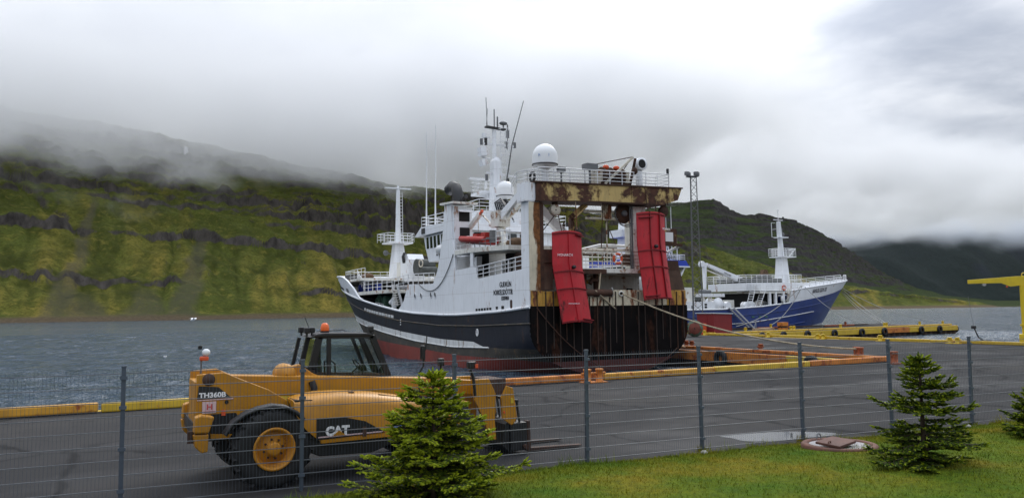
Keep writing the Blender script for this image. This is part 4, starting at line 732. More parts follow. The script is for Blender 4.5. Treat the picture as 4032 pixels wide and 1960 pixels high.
# ================================================================== quay, pier, jetty
def asphalt_material():
    m = bpy.data.materials.new('asphalt'); m.use_nodes = True; t = NT(m.node_tree); b = t.n['Principled BSDF']
    P = t.add('ShaderNodeNewGeometry').outputs['Position']
    big = t.noise(t.scalev(P, (.6, 1, 1)), .16, 5, .6); mid = t.noise(P, 1.3, 5, .65); fine = t.noise(P, 60, 2, .6)
    c = t.ramp(big, [(.3, (.024, .024, .026)), (.5, (.037, .036, .036)), (.7, (.056, .052, .048))])
    c = t.mix(t.mapr(mid, .52, .72, 0, .45), c, (.036, .034, .034, 1)); c = t.mix(t.mapr(fine, .35, .65, 0, .35), c, (.075, .073, .070, 1))
    cr = t.add('ShaderNodeTexVoronoi', {'Vector': t.vmath('ADD', P, t.add('ShaderNodeTexNoise', {'Vector': P, 'Scale': .8, 'Detail': 3}).outputs[1]), 'Scale': .16}, feature='DISTANCE_TO_EDGE')
    c = t.mix(t.mapr(cr.outputs[0], .004, .016, .8, 0), c, (.016, .016, .016, 1))
    pv = t.add('ShaderNodeTexVoronoi', {'Vector': t.scalev(P, (.10, .17, 1)), 'Scale': 1.}, feature='F1', distance='CHEBYCHEV')
    c = t.mix(t.mapr(t.add('ShaderNodeSeparateColor', {0: pv.outputs['Color']}).outputs[0], .62, .64, 0, .38), c, (.024, .024, .025, 1))
    st = t.noise(P, .9, 5, .7, .6); c = t.mix(t.mapr(st, .60, .68, 0, .65), c, (.017, .016, .016, 1)); c = t.mix(t.mapr(t.noise(t.scalev(P, (.12, 1.4, 1)), 1.6, 4, .6), .60, .72, 0, .35), c, (.02, .02, .02, 1))
    wet = t.mapr(t.noise(t.scalev(P, (.5, 1, 1)), .25, 4, .6), .50, .66, 0, 1, True)
    c = t.mix(t.math('MULTIPLY', wet, .45), c, (.034, .035, .038, 1))
    t.put(b.inputs['Base Color'], c); t.put(b.inputs['Roughness'], t.mapr(wet, 0, 1, .95, .66)); b.inputs['Specular IOR Level'].default_value = .07
    t.put(b.inputs['Normal'], t.add('ShaderNodeBump', {'Strength': .35, 'Distance': .01, 'Height': t.math('ADD', fine, t.math('MULTIPLY', mid, 2.))}).outputs[0])
    return m
ASPHALT = asphalt_material()
mat('kerb_yellow', (.56, .37, .022), .6, var=.15, vscale=2, rust=.14, rscale=2.2, rustcol=(.22, .06, .015), coord='World', dirt=.2)
mat('kerb_orange', (.50, .17, .022), .65, var=.25, vscale=1.6, rust=.30, rscale=1.8, rustcol=(.20, .05, .012), coord='World', dirt=.2)
mat('kerb_amber', (.54, .27, .022), .65, var=.22, vscale=1.6, rust=.24, rscale=1.9, rustcol=(.22, .055, .012), coord='World', dirt=.2)
mat('pile_rust', (.040, .022, .014), .85, var=.55, vscale=1.2, coord='World', bump=.4, bscale=8)
mat('bollard_rust', (.28, .068, .018), .75, var=.4, vscale=5, rust=.25, rscale=3)
mat('bollard_yellow', (.58, .40, .02), .55, var=.15, vscale=5, rust=.12, rscale=4)
mat('tyre', (.013, .013, .013), .8, var=.3, vscale=6, bump=.3, bscale=30)
JA = rad(4.6); JX, JY = Vector((math.cos(JA), math.sin(JA), 0)), Vector((-math.sin(JA), math.cos(JA), 0))
J0 = Vector((57.0, 61.75, 0))                           # jetty near edge starts here
def sheet_pile(a, b, z0, z1, name, par, out, cap=.55, capm='kerb_orange', depth=.22, step=.3):
    """corrugated steel wall from a to b with a capping beam; 'out' points to the water"""
    a, b, out = Vector(a), Vector(b), Vector(out); L = (b - a).length; n = int(L / step); mb = MB(); V = []
    for i in range(n + 1):
        o = out * (depth if (i // 2) % 2 else 0); p = a.lerp(b, i / n) + o; V += [(p.x, p.y, z0), (p.x, p.y, z1)]
    mb.add(V, [(2 * i, 2 * i + 2, 2 * i + 3, 2 * i + 1) for i in range(n)]); mb.build(name, 'pile_rust', par, fixn=False)
    k = max(1, int(L / 5.8))
    for i in range(k):
        p, q = a.lerp(b, i / k), a.lerp(b, (i + 1) / k - .03 / L); mm = capm[i % len(capm)] if isinstance(capm, (list, tuple)) else capm
        MB().bar(p + out * (depth + .05) + Vector((0, 0, z1 - cap / 2 + .02)), q + out * (depth + .05) + Vector((0, 0, z1 - cap / 2 + .02)), .26, cap).build('capping_beam', mm, par, bevel=.02)
def kerb_run(a, b, par, mats, seg=5.9, w=.28, h=.25, name='kerb_beam', z=0):
    a, b = Vector(a), Vector(b); L = (b - a).length; k = max(1, round(L / seg))
    for i in range(k):
        p, q = a.lerp(b, i / k + .04 / L), a.lerp(b, (i + 1) / k - .04 / L); zz = Vector((0, 0, z + h / 2 + .01 + .012 * ((i * 7) % 3)))
        MB().bar(p + zz, q + zz, w, h).build(name, mats[i % len(mats)], par, bevel=.045)
def build_quay():
    q = MB(); q.bb(-80, 160, -40, 25.72, -3.5, 0); Q = q.build('quay', ASPHALT); tag(Q, kind='structure')
    p = MB(); p.bb(35.2, 55.3, 25.72, 62.2, -3.5, -.004); Pr = p.build('pier', ASPHALT); tag(Pr, kind='structure')
    j = MB(); j.xy([tuple(v[:2]) for v in (J0 + JX * -22, J0 + JX * 47, J0 + JX * 47 + JY * 10.6, J0 + JX * -22 + JY * 10.6)], -3.5, -.008); Jt = j.build('jetty', ASPHALT); tag(Jt, kind='structure')
    # near quay: kerb along the edge, orange and yellow lengths
    kerb_run((-17.5, 25.5, 0), (35.0, 25.5, 0), Q, ['kerb_yellow', 'kerb_amber', 'kerb_amber', 'kerb_yellow', 'kerb_yellow', 'kerb_orange', 'kerb_amber', 'kerb_yellow', 'kerb_orange'], 6.0)
    sheet_pile((-40, 25.74, 0), (35.2, 25.74, 0), -3, -.02, 'sheet_pile_wall', Q, (0, 1, 0), .5, ['kerb_yellow', 'kerb_orange'])
    # pier
    sheet_pile((35.18, 26.05, 0), (35.18, 62, 0), -3, -.02, 'sheet_pile_wall', Pr, (-1, 0, 0), .62, ['kerb_yellow', 'kerb_orange', 'kerb_orange'])
    kerb_run((35.55, 26.2, 0), (35.55, 61.5, 0), Pr, ['kerb_orange'], 6, .26, .2)
    sheet_pile((55.32, 26, 0), (55.32, 62, 0), -3, -.02, 'sheet_pile_wall', Pr, (1, 0, 0), .5, 'kerb_yellow')
    kerb_run((55.1, 28.6, 0), (55.1, 61.2, 0), Pr, ['kerb_yellow'], 8, .2, .22)
    # jetty
    a, b = J0 - JY * .02, J0 + JX * 47 - JY * .02; sheet_pile(a, b, -3, -.02, 'sheet_pile_wall', Jt, -JY, .62, ['kerb_yellow'] * 5 + ['kerb_orange'])
    e0, e1 = J0 + JX * 47.02, J0 + JX * 47.02 + JY * 10.6; sheet_pile(e0, e1, -3, -.02, 'sheet_pile_wall', Jt, JX, .6, 'kerb_orange')
    kerb_run(J0 + JX * 3 + JY * .25, J0 + JX * 46.6 + JY * .25, Jt, ['kerb_yellow'], 7, .22, .2); kerb_run(J0 + JX * 12 + JY * 10.4, J0 + JX * 46.6 + JY * 10.4, Jt, ['pile_rust', 'bollard_rust'], 7, .25, .2)
    kerb_run(J0 + JX * .2 + JY * .25, J0 + JX * .2 + JY * 8.4, Jt, ['kerb_yellow'], 4, .2, .2)
    # tyre fenders hung on the walls: each its own thing
    tb = MB(); tb.lathe((0, 0, 0), [(.26, -.13), (.44, -.16), (.52, -.08), (.52, .08), (.44, .16), (.26, .13), (.26, -.13)], 'Y', 20); me = tb.mesh('tyre_fender', 'tyre')
    names = ['nearest the shed', 'second from the shed', 'third from the shed', 'fourth from the shed', 'fifth from the shed', 'sixth from the shed', 'seventh from the shed', 'last before the jetty end']
    for i, s in enumerate((6.6, 10.2, 14.4, 19.4, 24.8, 29.5, 37.8, 42.2)):
        o = put('tyre_fender', me, None, J0 + JX * s - JY * .52 + Vector((0, 0, -.42)), JA); tag(o, 'black tyre fender on the yellow jetty face, %s' % names[i], 'tyre', 'tyre fenders along the jetty')
    o = put('tyre_fender', me, None, J0 + JX * 47.55 + JY * .3 + Vector((0, 0, -.5)), rad(90)); tag(o, 'black tyre fender on the end corner of the far jetty', 'tyre', 'tyre fenders along the jetty')
    for i, y in enumerate((30.1, 37.2)):
        o = put('tyre_fender', me, None, (34.62, y, -.40), rad(90)); tag(o, ['black tyre fender on the orange pier face nearer the quay corner', 'black tyre fender on the orange pier face near the trawler stern'][i], 'tyre', 'tyre fenders along the pier')
def make_bollard(double, m, loc, label, cat='bollard', group=None, rz=0, h=.52, r=.14):
    t = empty('bollard', loc, label, cat, group, rz)
    for sx in ((-.28, .28) if double else (0,)):
        MB().lathe((sx, 0, 0), [(.01, 0), (r * 1.25, 0), (r * 1.25, .04), (r, .06), (r, h - .08), (r * 1.15, h - .06), (r * 1.15, h - .01), (r * .7, h), (.01, h)], 'Z', 14).build('post', m, t)
        MB().cyl((sx - .26, 0, h * .66), (sx + .26, 0, h * .66), .05, n=8).build('cross_pin', m, t)
    MB().bb(-.5 if double else -.25, .5 if double else .25, -.25, .25, 0, .035).build('base_plate', m, t)
    return t
def build_bollards():
    R, Y = 'bollard_rust', 'bollard_yellow'
    make_bollard(True, 'kerb_orange', (16.75, 24.95, 0), 'orange double bollard at the near quay edge below the trawler stern', group='double bollards')
    make_bollard(True, R, (36.6, 42.4, 0), 'rust red double bollard on the pier right behind the trawler stern', group='double bollards', rz=rad(90))
    make_bollard(False, R, (36.5, 35.6, 0), 'single rust red bollard halfway along the orange pier edge', group='single bollards')
    make_bollard(True, R, (36.1, 28.2, 0), 'rust red double bollard on the pier close to the quay corner', group='double bollards', rz=rad(55), h=.6, r=.17)
    make_bollard(False, R, (33.9, 24.5, 0), 'single rust red bollard in the quay corner behind the fence post', group='single bollards', h=.6, r=.17)
    for y, dbl, lab in ((34.7, True, 'yellow double bollard on the pier edge nearest the yellow crane'), (40.7, False, 'yellow single bollard on the pier edge in front of the jetty end'), (46.5, True, 'yellow double bollard on the middle of the pier edge'), (52.4, False, 'yellow single bollard on the pier edge next before the shed'), (61.0, False, 'yellow single bollard between the red shed and the cable drum')):
        make_bollard(dbl, Y, (54.75, y, 0), lab, group='yellow bollards along the pier', rz=rad(90), h=.45 if dbl else .5)
    B_ = lambda s, d: J0 + JX * s + JY * d
    for s, d, m, dbl, lab in ((5.6, .9, Y, False, 'yellow bollard at the jetty edge just right of the shed'), (13.6, .9, Y, True, 'yellow double bollard at the jetty edge beside the plank stack'), (22.8, 1.0, Y, False, 'yellow bollard at the jetty edge below the blue ship bow'), (33.2, 1.6, Y, True, 'yellow double bollard on the jetty holding the bow lines'), (41.0, 1.5, Y, False, 'small yellow bollard near the outer jetty end'), (46.2, 1.2, Y, False, 'tall yellow bollard on the outermost jetty corner'), (20.6, 9.6, Y, False, 'yellow bollard on the far jetty edge right of the gangway'), (36.8, 9.8, R, False, 'rust red bollard on the far jetty edge against the water'), (11.6, 9.4, R, False, 'small rust red bollard on the far jetty edge left of the gangway')):
        make_bollard(dbl, m, B_(s, d), lab, group='bollards on the jetty', rz=JA, h=.62)
    # things lying on the jetty and pier
    t = empty('mooring_post', B_(12.4, 1.3), 'short orange box post standing on the jetty beside the planks', 'post', rz=JA)
    MB().bb(-.55, .55, -.3, .3, 0, .42).build('base_block', 'kerb_orange', t); MB().bb(-.5, .5, -.28, .28, .42, .62).build('middle_band', 'pile_rust', t); MB().bb(-.58, .58, -.32, .32, .62, 1.05).build('cap_block', 'kerb_orange', t)
    mat('timber', (.36, .25, .15), .8, var=.25, vscale=2)
    for i, (s, d, L, lab) in enumerate(((9.0, 1.5, 2.7, 'longer pale timber beam lying on the jetty left of the orange post'), (11.0, 2.4, 2.2, 'shorter pale timber beam lying behind the longer one on the jetty'))):
        tag(MB().box((0, 0, .22), (L, .4, .44)).build('timber_beam', 'timber', None, B_(s, d), JA, bevel=.02), lab, 'timber beam', 'timber beams on the jetty')
    # cable drum and shed
    mat('shed_red', (.20, .012, .014), .6, var=.12, vscale=1.2); mat('roof_metal', (.50, .56, .60), .4, var=.06, vscale=1.5); mat('drum_face', (.17, .045, .03), .8, var=.3, vscale=2); mat('drum_green', (.10, .16, .11), .8, var=.4, vscale=3, rust=.3, rscale=3)
    t = empty('cable_drum', (51.6, 58.9, 0), 'big steel cable drum with rusty red face standing beside the red shed', 'cable drum', rz=rad(-40))
    for y in (-.55, .5): MB().lathe((0, y, .8), [(.02, 0), (.80, 0), (.80, .06), (.02, .06)], 'Y', 28).build('flange', 'drum_green', t)
    MB().lathe((0, 0, .8), [(.02, -.57), (.58, -.565), (.60, -.55)], 'Y', 8).build('face_plate', 'drum_face', t); MB().cyl((0, -.5, .8), (0, .5, .8), .58, n=24).build('cable_winding', 'net_green', t); MB().cyl((0, -.6, .8), (0, -.5, .8), .07, n=10).build('axle', 'black_steel', t)
    s = empty('shed', (57.15, 62.2, 0), 'small dark red shed with pale metal roof on the pier end', 'shed', rz=JA)
    MB().xz([(0, 0), (2.75, 0), (2.75, 2.1), (0, 2.18)], 0, 2.4).build('wall', 'shed_red', s); MB().xz([(-.12, 2.19), (2.88, 2.11), (2.88, 2.21), (-.12, 2.29)], -.12, 2.55).build('roof', 'roof_metal', s)
    for x in (0, 2.71): MB().bb(x - .01, x + .05, -.02, .04, 0, 2.1).build('corner_trim', 'shed_red', s)
    MB().bb(-.03, .0, .9, 1.8, .05, 1.95).build('shed_door', 'shed_red', s); t = MB().bb(-1.1, -.35, 0, .7, 0, 1.15).build('fire_box', 'orange_red', None, (57.0, 62.8, 0), JA, bevel=.03); tag(t, 'small bright red cabinet standing at the left side of the shed', 'cabinet')
    # lattice light mast
    mat('galv_dark', (.10, .10, .10), .6, var=.2)
    L = empty('light_mast', (58.7, 66.6, 0), 'tall dark lattice light mast with floodlights behind the shed', 'light mast', rz=rad(-15))
    H = 17.6; W0, W1 = 1.25, .72; cs = [(math.cos(rad(a)), math.sin(rad(a))) for a in (90, 210, 330)]
    wd = lambda z: (W0 + (W1 - W0) * z / H) * .577
    for c in cs: MB().cyl((c[0] * wd(0), c[1] * wd(0), 0), (c[0] * wd(H), c[1] * wd(H), H), .055, n=6).build('mast_leg', 'galv_dark', L)
    mb = MB(); n = 22
    for i in range(n):
        z0, z1 = H * i / n, H * (i + 1) / n
        for k in range(3):
            a, b = cs[k], cs[(k + 1) % 3]; f = (a, b) if i % 2 else (b, a)
            mb.cyl((f[0][0] * wd(z0), f[0][1] * wd(z0), z0), (f[1][0] * wd(z1), f[1][1] * wd(z1), z1), .028, n=4, caps=False)
    mb.build('lattice_bracing', 'galv_dark', L); MB().bb(-.6, .6, -.5, .5, H, H + .06).build('mast_platform', 'galv_dark', L)
    for x, y in ((-.75, -.2), (-.35, .3), (.62, .1), (.3, -.35)): MB().bb(x - .24, x + .24, y - .16, y + .2, H + .15, H + .55).bar((x, y, H), (x, y, H + .2), .08).build('floodlight', 'lamp_grey', L, bevel=.03)
    # yellow jib crane on the quay edge at the right
    mat('crane_yellow', (.62, .46, .015), .45, var=.08, vscale=2, dirt=.1)
    C = empty('jib_crane', (56.05, 30.35, 0), 'yellow jib crane with short arm standing on the pier corner at right', 'crane', rz=rad(-62))
    MB().bb(-.42, .42, -.42, .42, 0, .75).build('base', 'crane_yellow', C, bevel=.03); MB().cyl((0, 0, .75), (0, 0, 4.1), .24, n=18).cyl((0, 0, 1.3), (0, 0, 1.42), .34, n=18).build('column', 'crane_yellow', C)
    MB().xz([(-3.3, 4.28), (-3.3, 4.55), (-.4, 4.72), (1.1, 4.72), (1.1, 4.2), (-.75, 4.02), (-1.3, 4.28)], -.18, .18).build('arm', 'crane_yellow', C, bevel=.02)
    MB().tube([(.05 + .12 * math.cos(t), 0, 4.82 + .12 * math.sin(t)) for t in [i * .524 for i in range(12)]], .03, 6, True).build('lifting_eye', 'crane_yellow', C)
    MB().ball((-2.3, 0, 4.22), .13, 10, 6).build('arm_lamp', 'dome_white', C); MB().ball((-.95, -.12, 4.02), .07, 8, 6).build('indicator', 'orange_red', C)
    MB().cyl((.3, -.1, .9), (.3, -.1, 3.6), .035, n=6).build('cable', 'black_steel', C); MB().bb(.24, .4, -.25, .1, 1.9, 2.6).build('control_box', 'boat_red', C)
    F = empty('fishing_rod', (55.35, 33.0, 0), 'thin black rod with bent foot leaning out over the yellow kerb', 'rod')
    MB().tube([(.5, -.4, .26), (.1, -.1, .25), (-.2, .1, .45), (-.35, .3, 1.15)], .045, 6).build('handle', 'black_steel', F); MB().bb(-.5, -.25, .2, .42, 1.1, 1.3).build('reel', 'black_steel', F); MB().tube([(-.35, .3, 1.2), (-.6, .45, 3.4)], .012, 4).build('tip', 'lamp_grey', F)
build_quay(); build_bollards()
# ================================================================== blue trawler beyond the jetty (local x forward, y to port)
mat('janus_blue', (.012, .038, .185), .4, var=.2, vscale=.8, dirt=.12, rust=.04, rscale=1.5, rustcol=(.05, .05, .06))
def jzs(x): return float(np.interp(x, [-30, -3, 1, 5, 10.8, 14, 18, 22, 26, 30], [3.9, 3.98, 4.12, 4.3, 4.75, 5.1, 5.55, 6.1, 6.75, 7.6]))
def jtop(x): return float(np.interp(x, [10.6, 10.9, 11.2, 14, 18, 24, 30], [4.9, 5.6, 6.4, 6.75, 7.15, 7.7, 8.3]))
def jstem(z): return 22.6 + 7.2 * (min(max(z, 0), 8.4) / 8.4) ** .95
def jhb(x, z):
    x0 = 4 + 9 * min(max(z / 8., 0), 1); b = 4.7
    if x > x0: u = min((x - x0) / (jstem(z) - x0), 1); p = 1.8 + .7 * min(max(z / 8, 0), 1); b *= max(0, 1 - u ** p) ** (.9 - .3 * min(max(z / 8, 0), 1))
    return max(b, .02)
JXS = [-30, -24, -18, -12, -7, -3, 0, 3, 6, 8, 10, 11, 12, 13, 14, 15, 16, 17, 18, 19, 20, 21, 22, 23, 24, 25, 26, 27, 28, 29, 29.7]
def build_blue_ship():
    O = Vector((72.0, 73.6, 0)) + JY * 5.3
    T = empty('blue_trawler', (O.x, O.y, -1.4), 'blue hulled trawler with white foredeck crane moored behind the jetty', 'trawler', rz=JA)
    B = lambda mb, name, m, par=None, **k: mb.build(name, m, par or T, **k)
    hs = lambda lo, hi, n, xs=JXS, out=0.: hull_strip(lo, hi, n, xs, True, out, jhb, jstem)
    B(hs(lambda x: -1.5, lambda x: float(np.interp(x, [-30, 10, 23, 30], [.9, 1.0, 1.9, 2.4])), 3), 'hull_bottom', 'hull_white_band', fixn=False)
    B(hs(lambda x: float(np.interp(x, [-30, 10, 23, 30], [.9, 1.0, 1.9, 2.4])), jzs, 8), 'topsides', 'janus_blue', fixn=False)
    bx = [x for x in JXS if x >= 12]; B(hs(jzs, jtop, 3, [10.65, 10.9, 11.2] + bx), 'forecastle_side', 'ship_white', fixn=False)
    for f, x0, x1, r_, m_ in ((jzs, -28, 10.8, .10, 'ship_white'), (lambda x: jzs(x) - .95, -28, 22, .06, 'janus_blue'), (lambda x: float(np.interp(x, [-10, 2, 16.6], [2.0, 2.15, 3.5])), -6, 17, .07, 'hull_white_band'), (lambda x: float(np.interp(x, [5, 15], [1.35, 2.1])), 6, 15, .07, 'janus_blue')):
        B(MB().tube(line_on_hull(f, x0, x1, r_, .03, 26, -1, jhb), r_, 6), 'fender_strip', m_)
    B(MB().tube([(x, -jhb(min(x, jstem(jtop(x))), jtop(x)), jtop(x)) for x in [11.2] + bx], .09, 6), 'bulwark_rail', 'ship_white'); B(MB().tube([(x, jhb(min(x, jstem(jtop(x))), jtop(x)), jtop(x)) for x in [11.2] + bx], .09, 6), 'bulwark_rail', 'ship_white')
    def deck(x0, x1, z, ins, th, m_='ship_white_dirty', name='deck'):
        xx = [x0 + (x1 - x0) * i / 10 for i in range(11)]; P = [(x, max(.05, jhb(x, z) - ins)) for x in xx] + [(x, -max(.05, jhb(x, z) - ins)) for x in xx[::-1]]; B(MB().xy(P, z - th, z), name, m_)
    deck(-29, 12, 3.7, .1, .15, 'deck_dark', 'main_deck'); deck(5, 27, 6.25, .25, .2, 'ship_white_dirty', 'forecastle_deck')
    for sd in (-1, 1):
        P = [(x, sd * max(.1, jhb(x, jtop(x)) - .12), jtop(x)) for x in (15.5, 17, 19, 21, 23, 25, 26.5, 28, 29, 29.6)]
        B(rail(MB(), P, .75, 3, 1.2, .04), 'railing', 'rail_white')
    # deckhouse with its upper rails
    B(MB().xz([(3.7, 6.4), (15.4, 6.4), (15.4, 7.65), (3.7, 7.45)], -3.4, 3.4), 'deckhouse', 'ship_white'); B(rail(MB(), [(3.7, -3.4, 7.45), (9, -3.4, 7.55), (15.2, -3.4, 7.65), (15.2, 3.4, 7.65), (3.7, 3.4, 7.45), (3.7, -3.4, 7.45)], 1.05, 4, 1.1, .04), 'railing', 'rail_white')
    B(rail(MB(), [(6.5, -4.4, 6.3), (15.8, -4.2, 6.5)], .75, 2, 1.3, .035), 'railing', 'rail_white'); B(rail(MB(), [(3.6, -3.6, 6.3), (6.2, -3.6, 6.3)], 1.0, 4, .7, .035), 'railing', 'rail_white')
    B(MB().bb(4.4, 12.5, -2.2, 2.4, 7.6, 8.15), 'hatch_coaming', 'deck_dark'); B(MB().ball((11.2, 0, 8.4), .9, 10, 6, (2.0, 1, .4)), 'covered_gear', 'deck_dark'); B(MB().xz([(10.6, 8.4), (12.4, 8.4), (11.8, 9.5), (11.2, 9.5)], -.3, .3), 'deck_light', 'net_brown')
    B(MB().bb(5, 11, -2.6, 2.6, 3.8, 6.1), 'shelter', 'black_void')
    for x in (6.9, 8.1, 9.7): B(MB().bb(x, x + .35, -4.5, -4.2, 4.3, 6.25), 'deck_pillar', 'ship_white')
    B(MB().xz([(10.6, 4.4), (11.3, 4.7), (11.3, 6.6), (10.8, 6.6)], -4.55, -4.3), 'deck_pillar', 'ship_white_dirty'); B(MB().ball((9.55, -4.4, 5.3), .28, sc=(.7, .7, 1.5)), 'fender', 'dome_white')
    lb = MB().tube([(11.3 + .33 * math.cos(t), -3.46, 6.85 + .33 * math.sin(t)) for t in [i * .314 for i in range(20)]], .09, 7, True); B(lb, 'lifebuoy', 'orange_red')
    B(MB().cyl((6.6, -3.4, 4.5), (6.6, -2.4, 4.5), .62, n=16).cyl((5.4, -3.4, 4.4), (5.4, -2.6, 4.4), .5, n=14), 'deck_winch', 'ship_white_dirty'); B(MB().ball((7.3, -3.1, 4.6), .6, 10, 6, (1.2, .8, .8)), 'covered_winch', 'lamp_grey')
    st = MB(); ladder(st, (4.6, -4.2, 3.9), (6.0, -4.2, 6.4), .8, (0, 1, 0), .3, .05); B(st, 'stair', 'rail_white'); st = MB(); ladder(st, (3.4, -3.8, 3.9), (4.4, -3.8, 6.4), .8, (0, 1, 0), .3, .05); B(st, 'stair', 'rail_white')
    # fore mast
    mb = MB(); mb.bar((15.4, 0, 7.0), (15.4, 0, 11.4), 1.6, 1.6, up=(1, 0, 0), w2=1.1, h2=1.1); mb.bar((15.4, 0, 11.4), (15.1, 0, 16.6), .62, .62, up=(1, 0, 0), w2=.36, h2=.36); M = B(mb, 'fore_mast', 'ship_white')
    B(MB().bb(14.2, 17.2, -1.2, 1.2, 11.35, 11.5), 'mast_platform', 'ship_white', M); B(rail(MB(), [(14.1, -1.2, 11.5), (17.1, -1.2, 11.5), (17.1, 1.2, 11.5), (14.1, 1.2, 11.5), (14.1, -1.2, 11.5)], 1.1, 4, .75, .04), 'mast_railing', 'rail_white', M); B(MB().bar((17.1, 0, 11.5), (18.6, 0, 12.75), .12).bar((17.1, 0, 12.5), (18.6, 0, 12.75), .12), 'mast_bracket', 'rail_white', M)
    B(MB().bb(14.6, 16.4, -.6, .6, 14.2, 14.32), 'mast_platform', 'ship_white', M)
    mb = MB(); ladder(mb, (14.9, -.4, 11.5), (14.75, -.3, 16.4), .45, (0, 1, 0), .32, .035); [mb.bar((14.85, y, 14.3), (14.0, y, 14.3), .05).bar((14.75, y, 16.4), (13.95, y, 16.4), .05).bar((14.0, y, 14.3), (13.95, y, 16.4), .06) for y in (-.5, .4)]; mb.bar((14.0, -.5, 15.4), (14.0, .4, 15.4), .05); B(mb, 'mast_ladder', 'rail_white', M)
    B(MB().ball((15.8, 0, 14.7), .3).cyl((15.7, 0, 14.9), (15.7, 0, 15.6), .1), 'mast_lamp', 'lamp_grey', M); B(MB().bar((14.0, 0, 16.8), (16.2, 0, 16.8), .12).cyl((15.0, 0, 16.6), (15.0, 0, 18.3), .05).bar((14.7, 0, 18.2), (15.3, 0, 18.2), .08), 'mast_head', 'rail_white', M); B(MB().cyl((16.1, 0, 16.6), (16.1, 0, 17.3), .14), 'mast_lamp', 'black_steel', M)
    # knuckle crane
    B(MB().bb(6.6, 7.8, -1.7, -.5, 3.8, 4.9).bb(6.8, 7.5, -1.5, -.7, 4.9, 6.2), 'crane_pedestal', 'ship_white'); B(MB().xz([(7.45, 6.0), (6.9, 6.0), (4.9, 7.6), (-1.55, 9.75), (-1.45, 10.1), (5.3, 8.25), (5.8, 7.9)], -1.4, -.9), 'crane_boom', 'ship_white')
    B(MB().bar((-1.7, -1.15, 10.0), (-1.75, -1.15, 6.6), .5, .42, up=(1, 0, 0), w2=.3, h2=.3), 'crane_jib', 'ship_white'); B(MB().cyl((-2.2, -1.4, 9.95), (-2.2, -.9, 9.95), .38, n=14).bar((-2.3, -1.15, 9.95), (-1.3, -1.15, 9.95), .4, .3), 'crane_knuckle', 'ship_white'); B(MB().bar((-1.5, -1.15, 9.2), (1.6, -1.15, 8.4), .16, .2).bar((7.0, -1.15, 5.0), (4.9, -1.15, 7.4), .2, .24), 'crane_ram', 'ship_white_dirty')
    o = put('lettering', text_mesh('DREGGEN', .34, 'letter_black', .9, .004), T); o.rotation_euler = (rad(90), rad(17), 0); o.location = (1.7, -1.42, 8.75)
    # winch house and net drums
    B(MB().bb(-7.3, -2.3, -3.4, 2.4, 3.7, 5.0), 'winch_house', 'ship_white'); B(MB().bb(-5.0, -.4, -3.3, -2.6, 5.6, 6.02), 'drum_beam', 'ship_white'); B(MB().bb(-7.2, -5.2, -2.6, -1, 5.0, 6.8).bb(-4.2, -3.9, -3.2, -2.8, 5.0, 5.6).bb(-3.0, -2.7, -3.2, -2.8, 5.0, 5.6), 'winch_frame', 'ship_white_dirty')
    B(MB().lathe((-1.6, -3.2, 4.6), [(.02, -.1), (.9, -.1), (.9, .05), (.5, .06), (.5, 1.4), (.9, 1.42), (.9, 1.5)], 'Y', 22), 'net_drum', 'ship_white'); B(MB().cyl((-1.0, -3.0, 4.6), (-1.0, -1.6, 4.6), .75, n=18), 'net_drum', 'black_steel'); B(MB().cyl((-3.2, -1.6, 6.3), (-1.3, -1.6, 6.3), .28, n=12), 'hydraulic_motor', 'lamp_grey')
    for i in range(3): B(MB().bb(-4.25, -3.85, -3.44, -3.4, 3.85 + .33 * i, 4.08 + .33 * i), 'louvre', 'black_void')
    B(MB().bb(-6.6, -6.3, -3.44, -3.4, 4.1, 4.5), 'louvre', 'lamp_grey'); B(MB().bb(-4.2, 1.5, -3.6, -1.5, 3.7, 3.95), 'hatch', 'ship_white_dirty'); B(MB().bb(.2, 2.8, -2, .5, 3.7, 5.2), 'hatch_house', 'ship_white_dirty'); B(MB().xz([(-2.5, 5.2), (.6, 4.7), (.2, 5.2), (-2.5, 5.7)], -1, 1), 'net_stow', 'deck_dark')
    for x in (-.1, 3.6, 4.6): B(MB().cyl((x, -3.6, 4.4), (x, -2.8, 4.4), .55, n=14), 'mooring_winch', 'ship_white')
    # wheelhouse aft, mostly behind the big trawler
    B(MB().bb(-17.5, -9.4, -3.6, 3.6, 3.7, 8.6), 'accommodation', 'ship_white'); B(MB().xz([(-17, 8.6), (-9.2, 8.6), (-7.9, 9.25), (-17, 9.25)], -3.7, 3.7), 'wheelhouse', 'glass_dark'); B(MB().xz([(-17.2, 9.25), (-7.2, 9.25), (-7.25, 9.4), (-17.2, 9.4)], -4.0, 4.0), 'roof_edge', 'ship_white'); B(MB().xz([(-17.2, 9.4), (-7.3, 9.4), (-7.8, 10.1), (-17.2, 10.1)], -3.9, 3.9), 'wheelhouse_roof', 'drum_blue')
    B(MB().bar((-9.3, -3.6, 7.2), (-7.9, -3.6, 9.2), .3, .2), 'window_mullion', 'ship_white'); B(rail(MB(), [(-17, -3.8, 10.1), (-7.9, -3.8, 10.1), (-7.9, 3.8, 10.1)], .7, 3, .9, .04), 'railing', 'rail_white')
    mb = MB(); [mb.cyl((-8.4 - .5 * i, -3 + .4 * i, 10.1), (-8.4 - .5 * i, -3 + .4 * i, 13 + 1.3 * ((i * 3) % 4)), .06, .03, n=5) for i in range(5)]; B(mb, 'antenna', 'rail_white'); mb = MB(); [mb.bar((-9 - i, -2.5, 10.1), (-9.5 - i, -2.5, 12.0), .1) for i in range(3)]; mb.bar((-11.5, -2.5, 11.2), (-8.8, -2.5, 11.2), .1); B(mb, 'lamp_frame', 'rail_white')
    o = put('lettering', text_mesh('JANUS', .6, 'letter_black', .9, .01), T); o.rotation_euler = (rad(90), 0, 0); o.location = (-11.2, -3.95, 10.2)
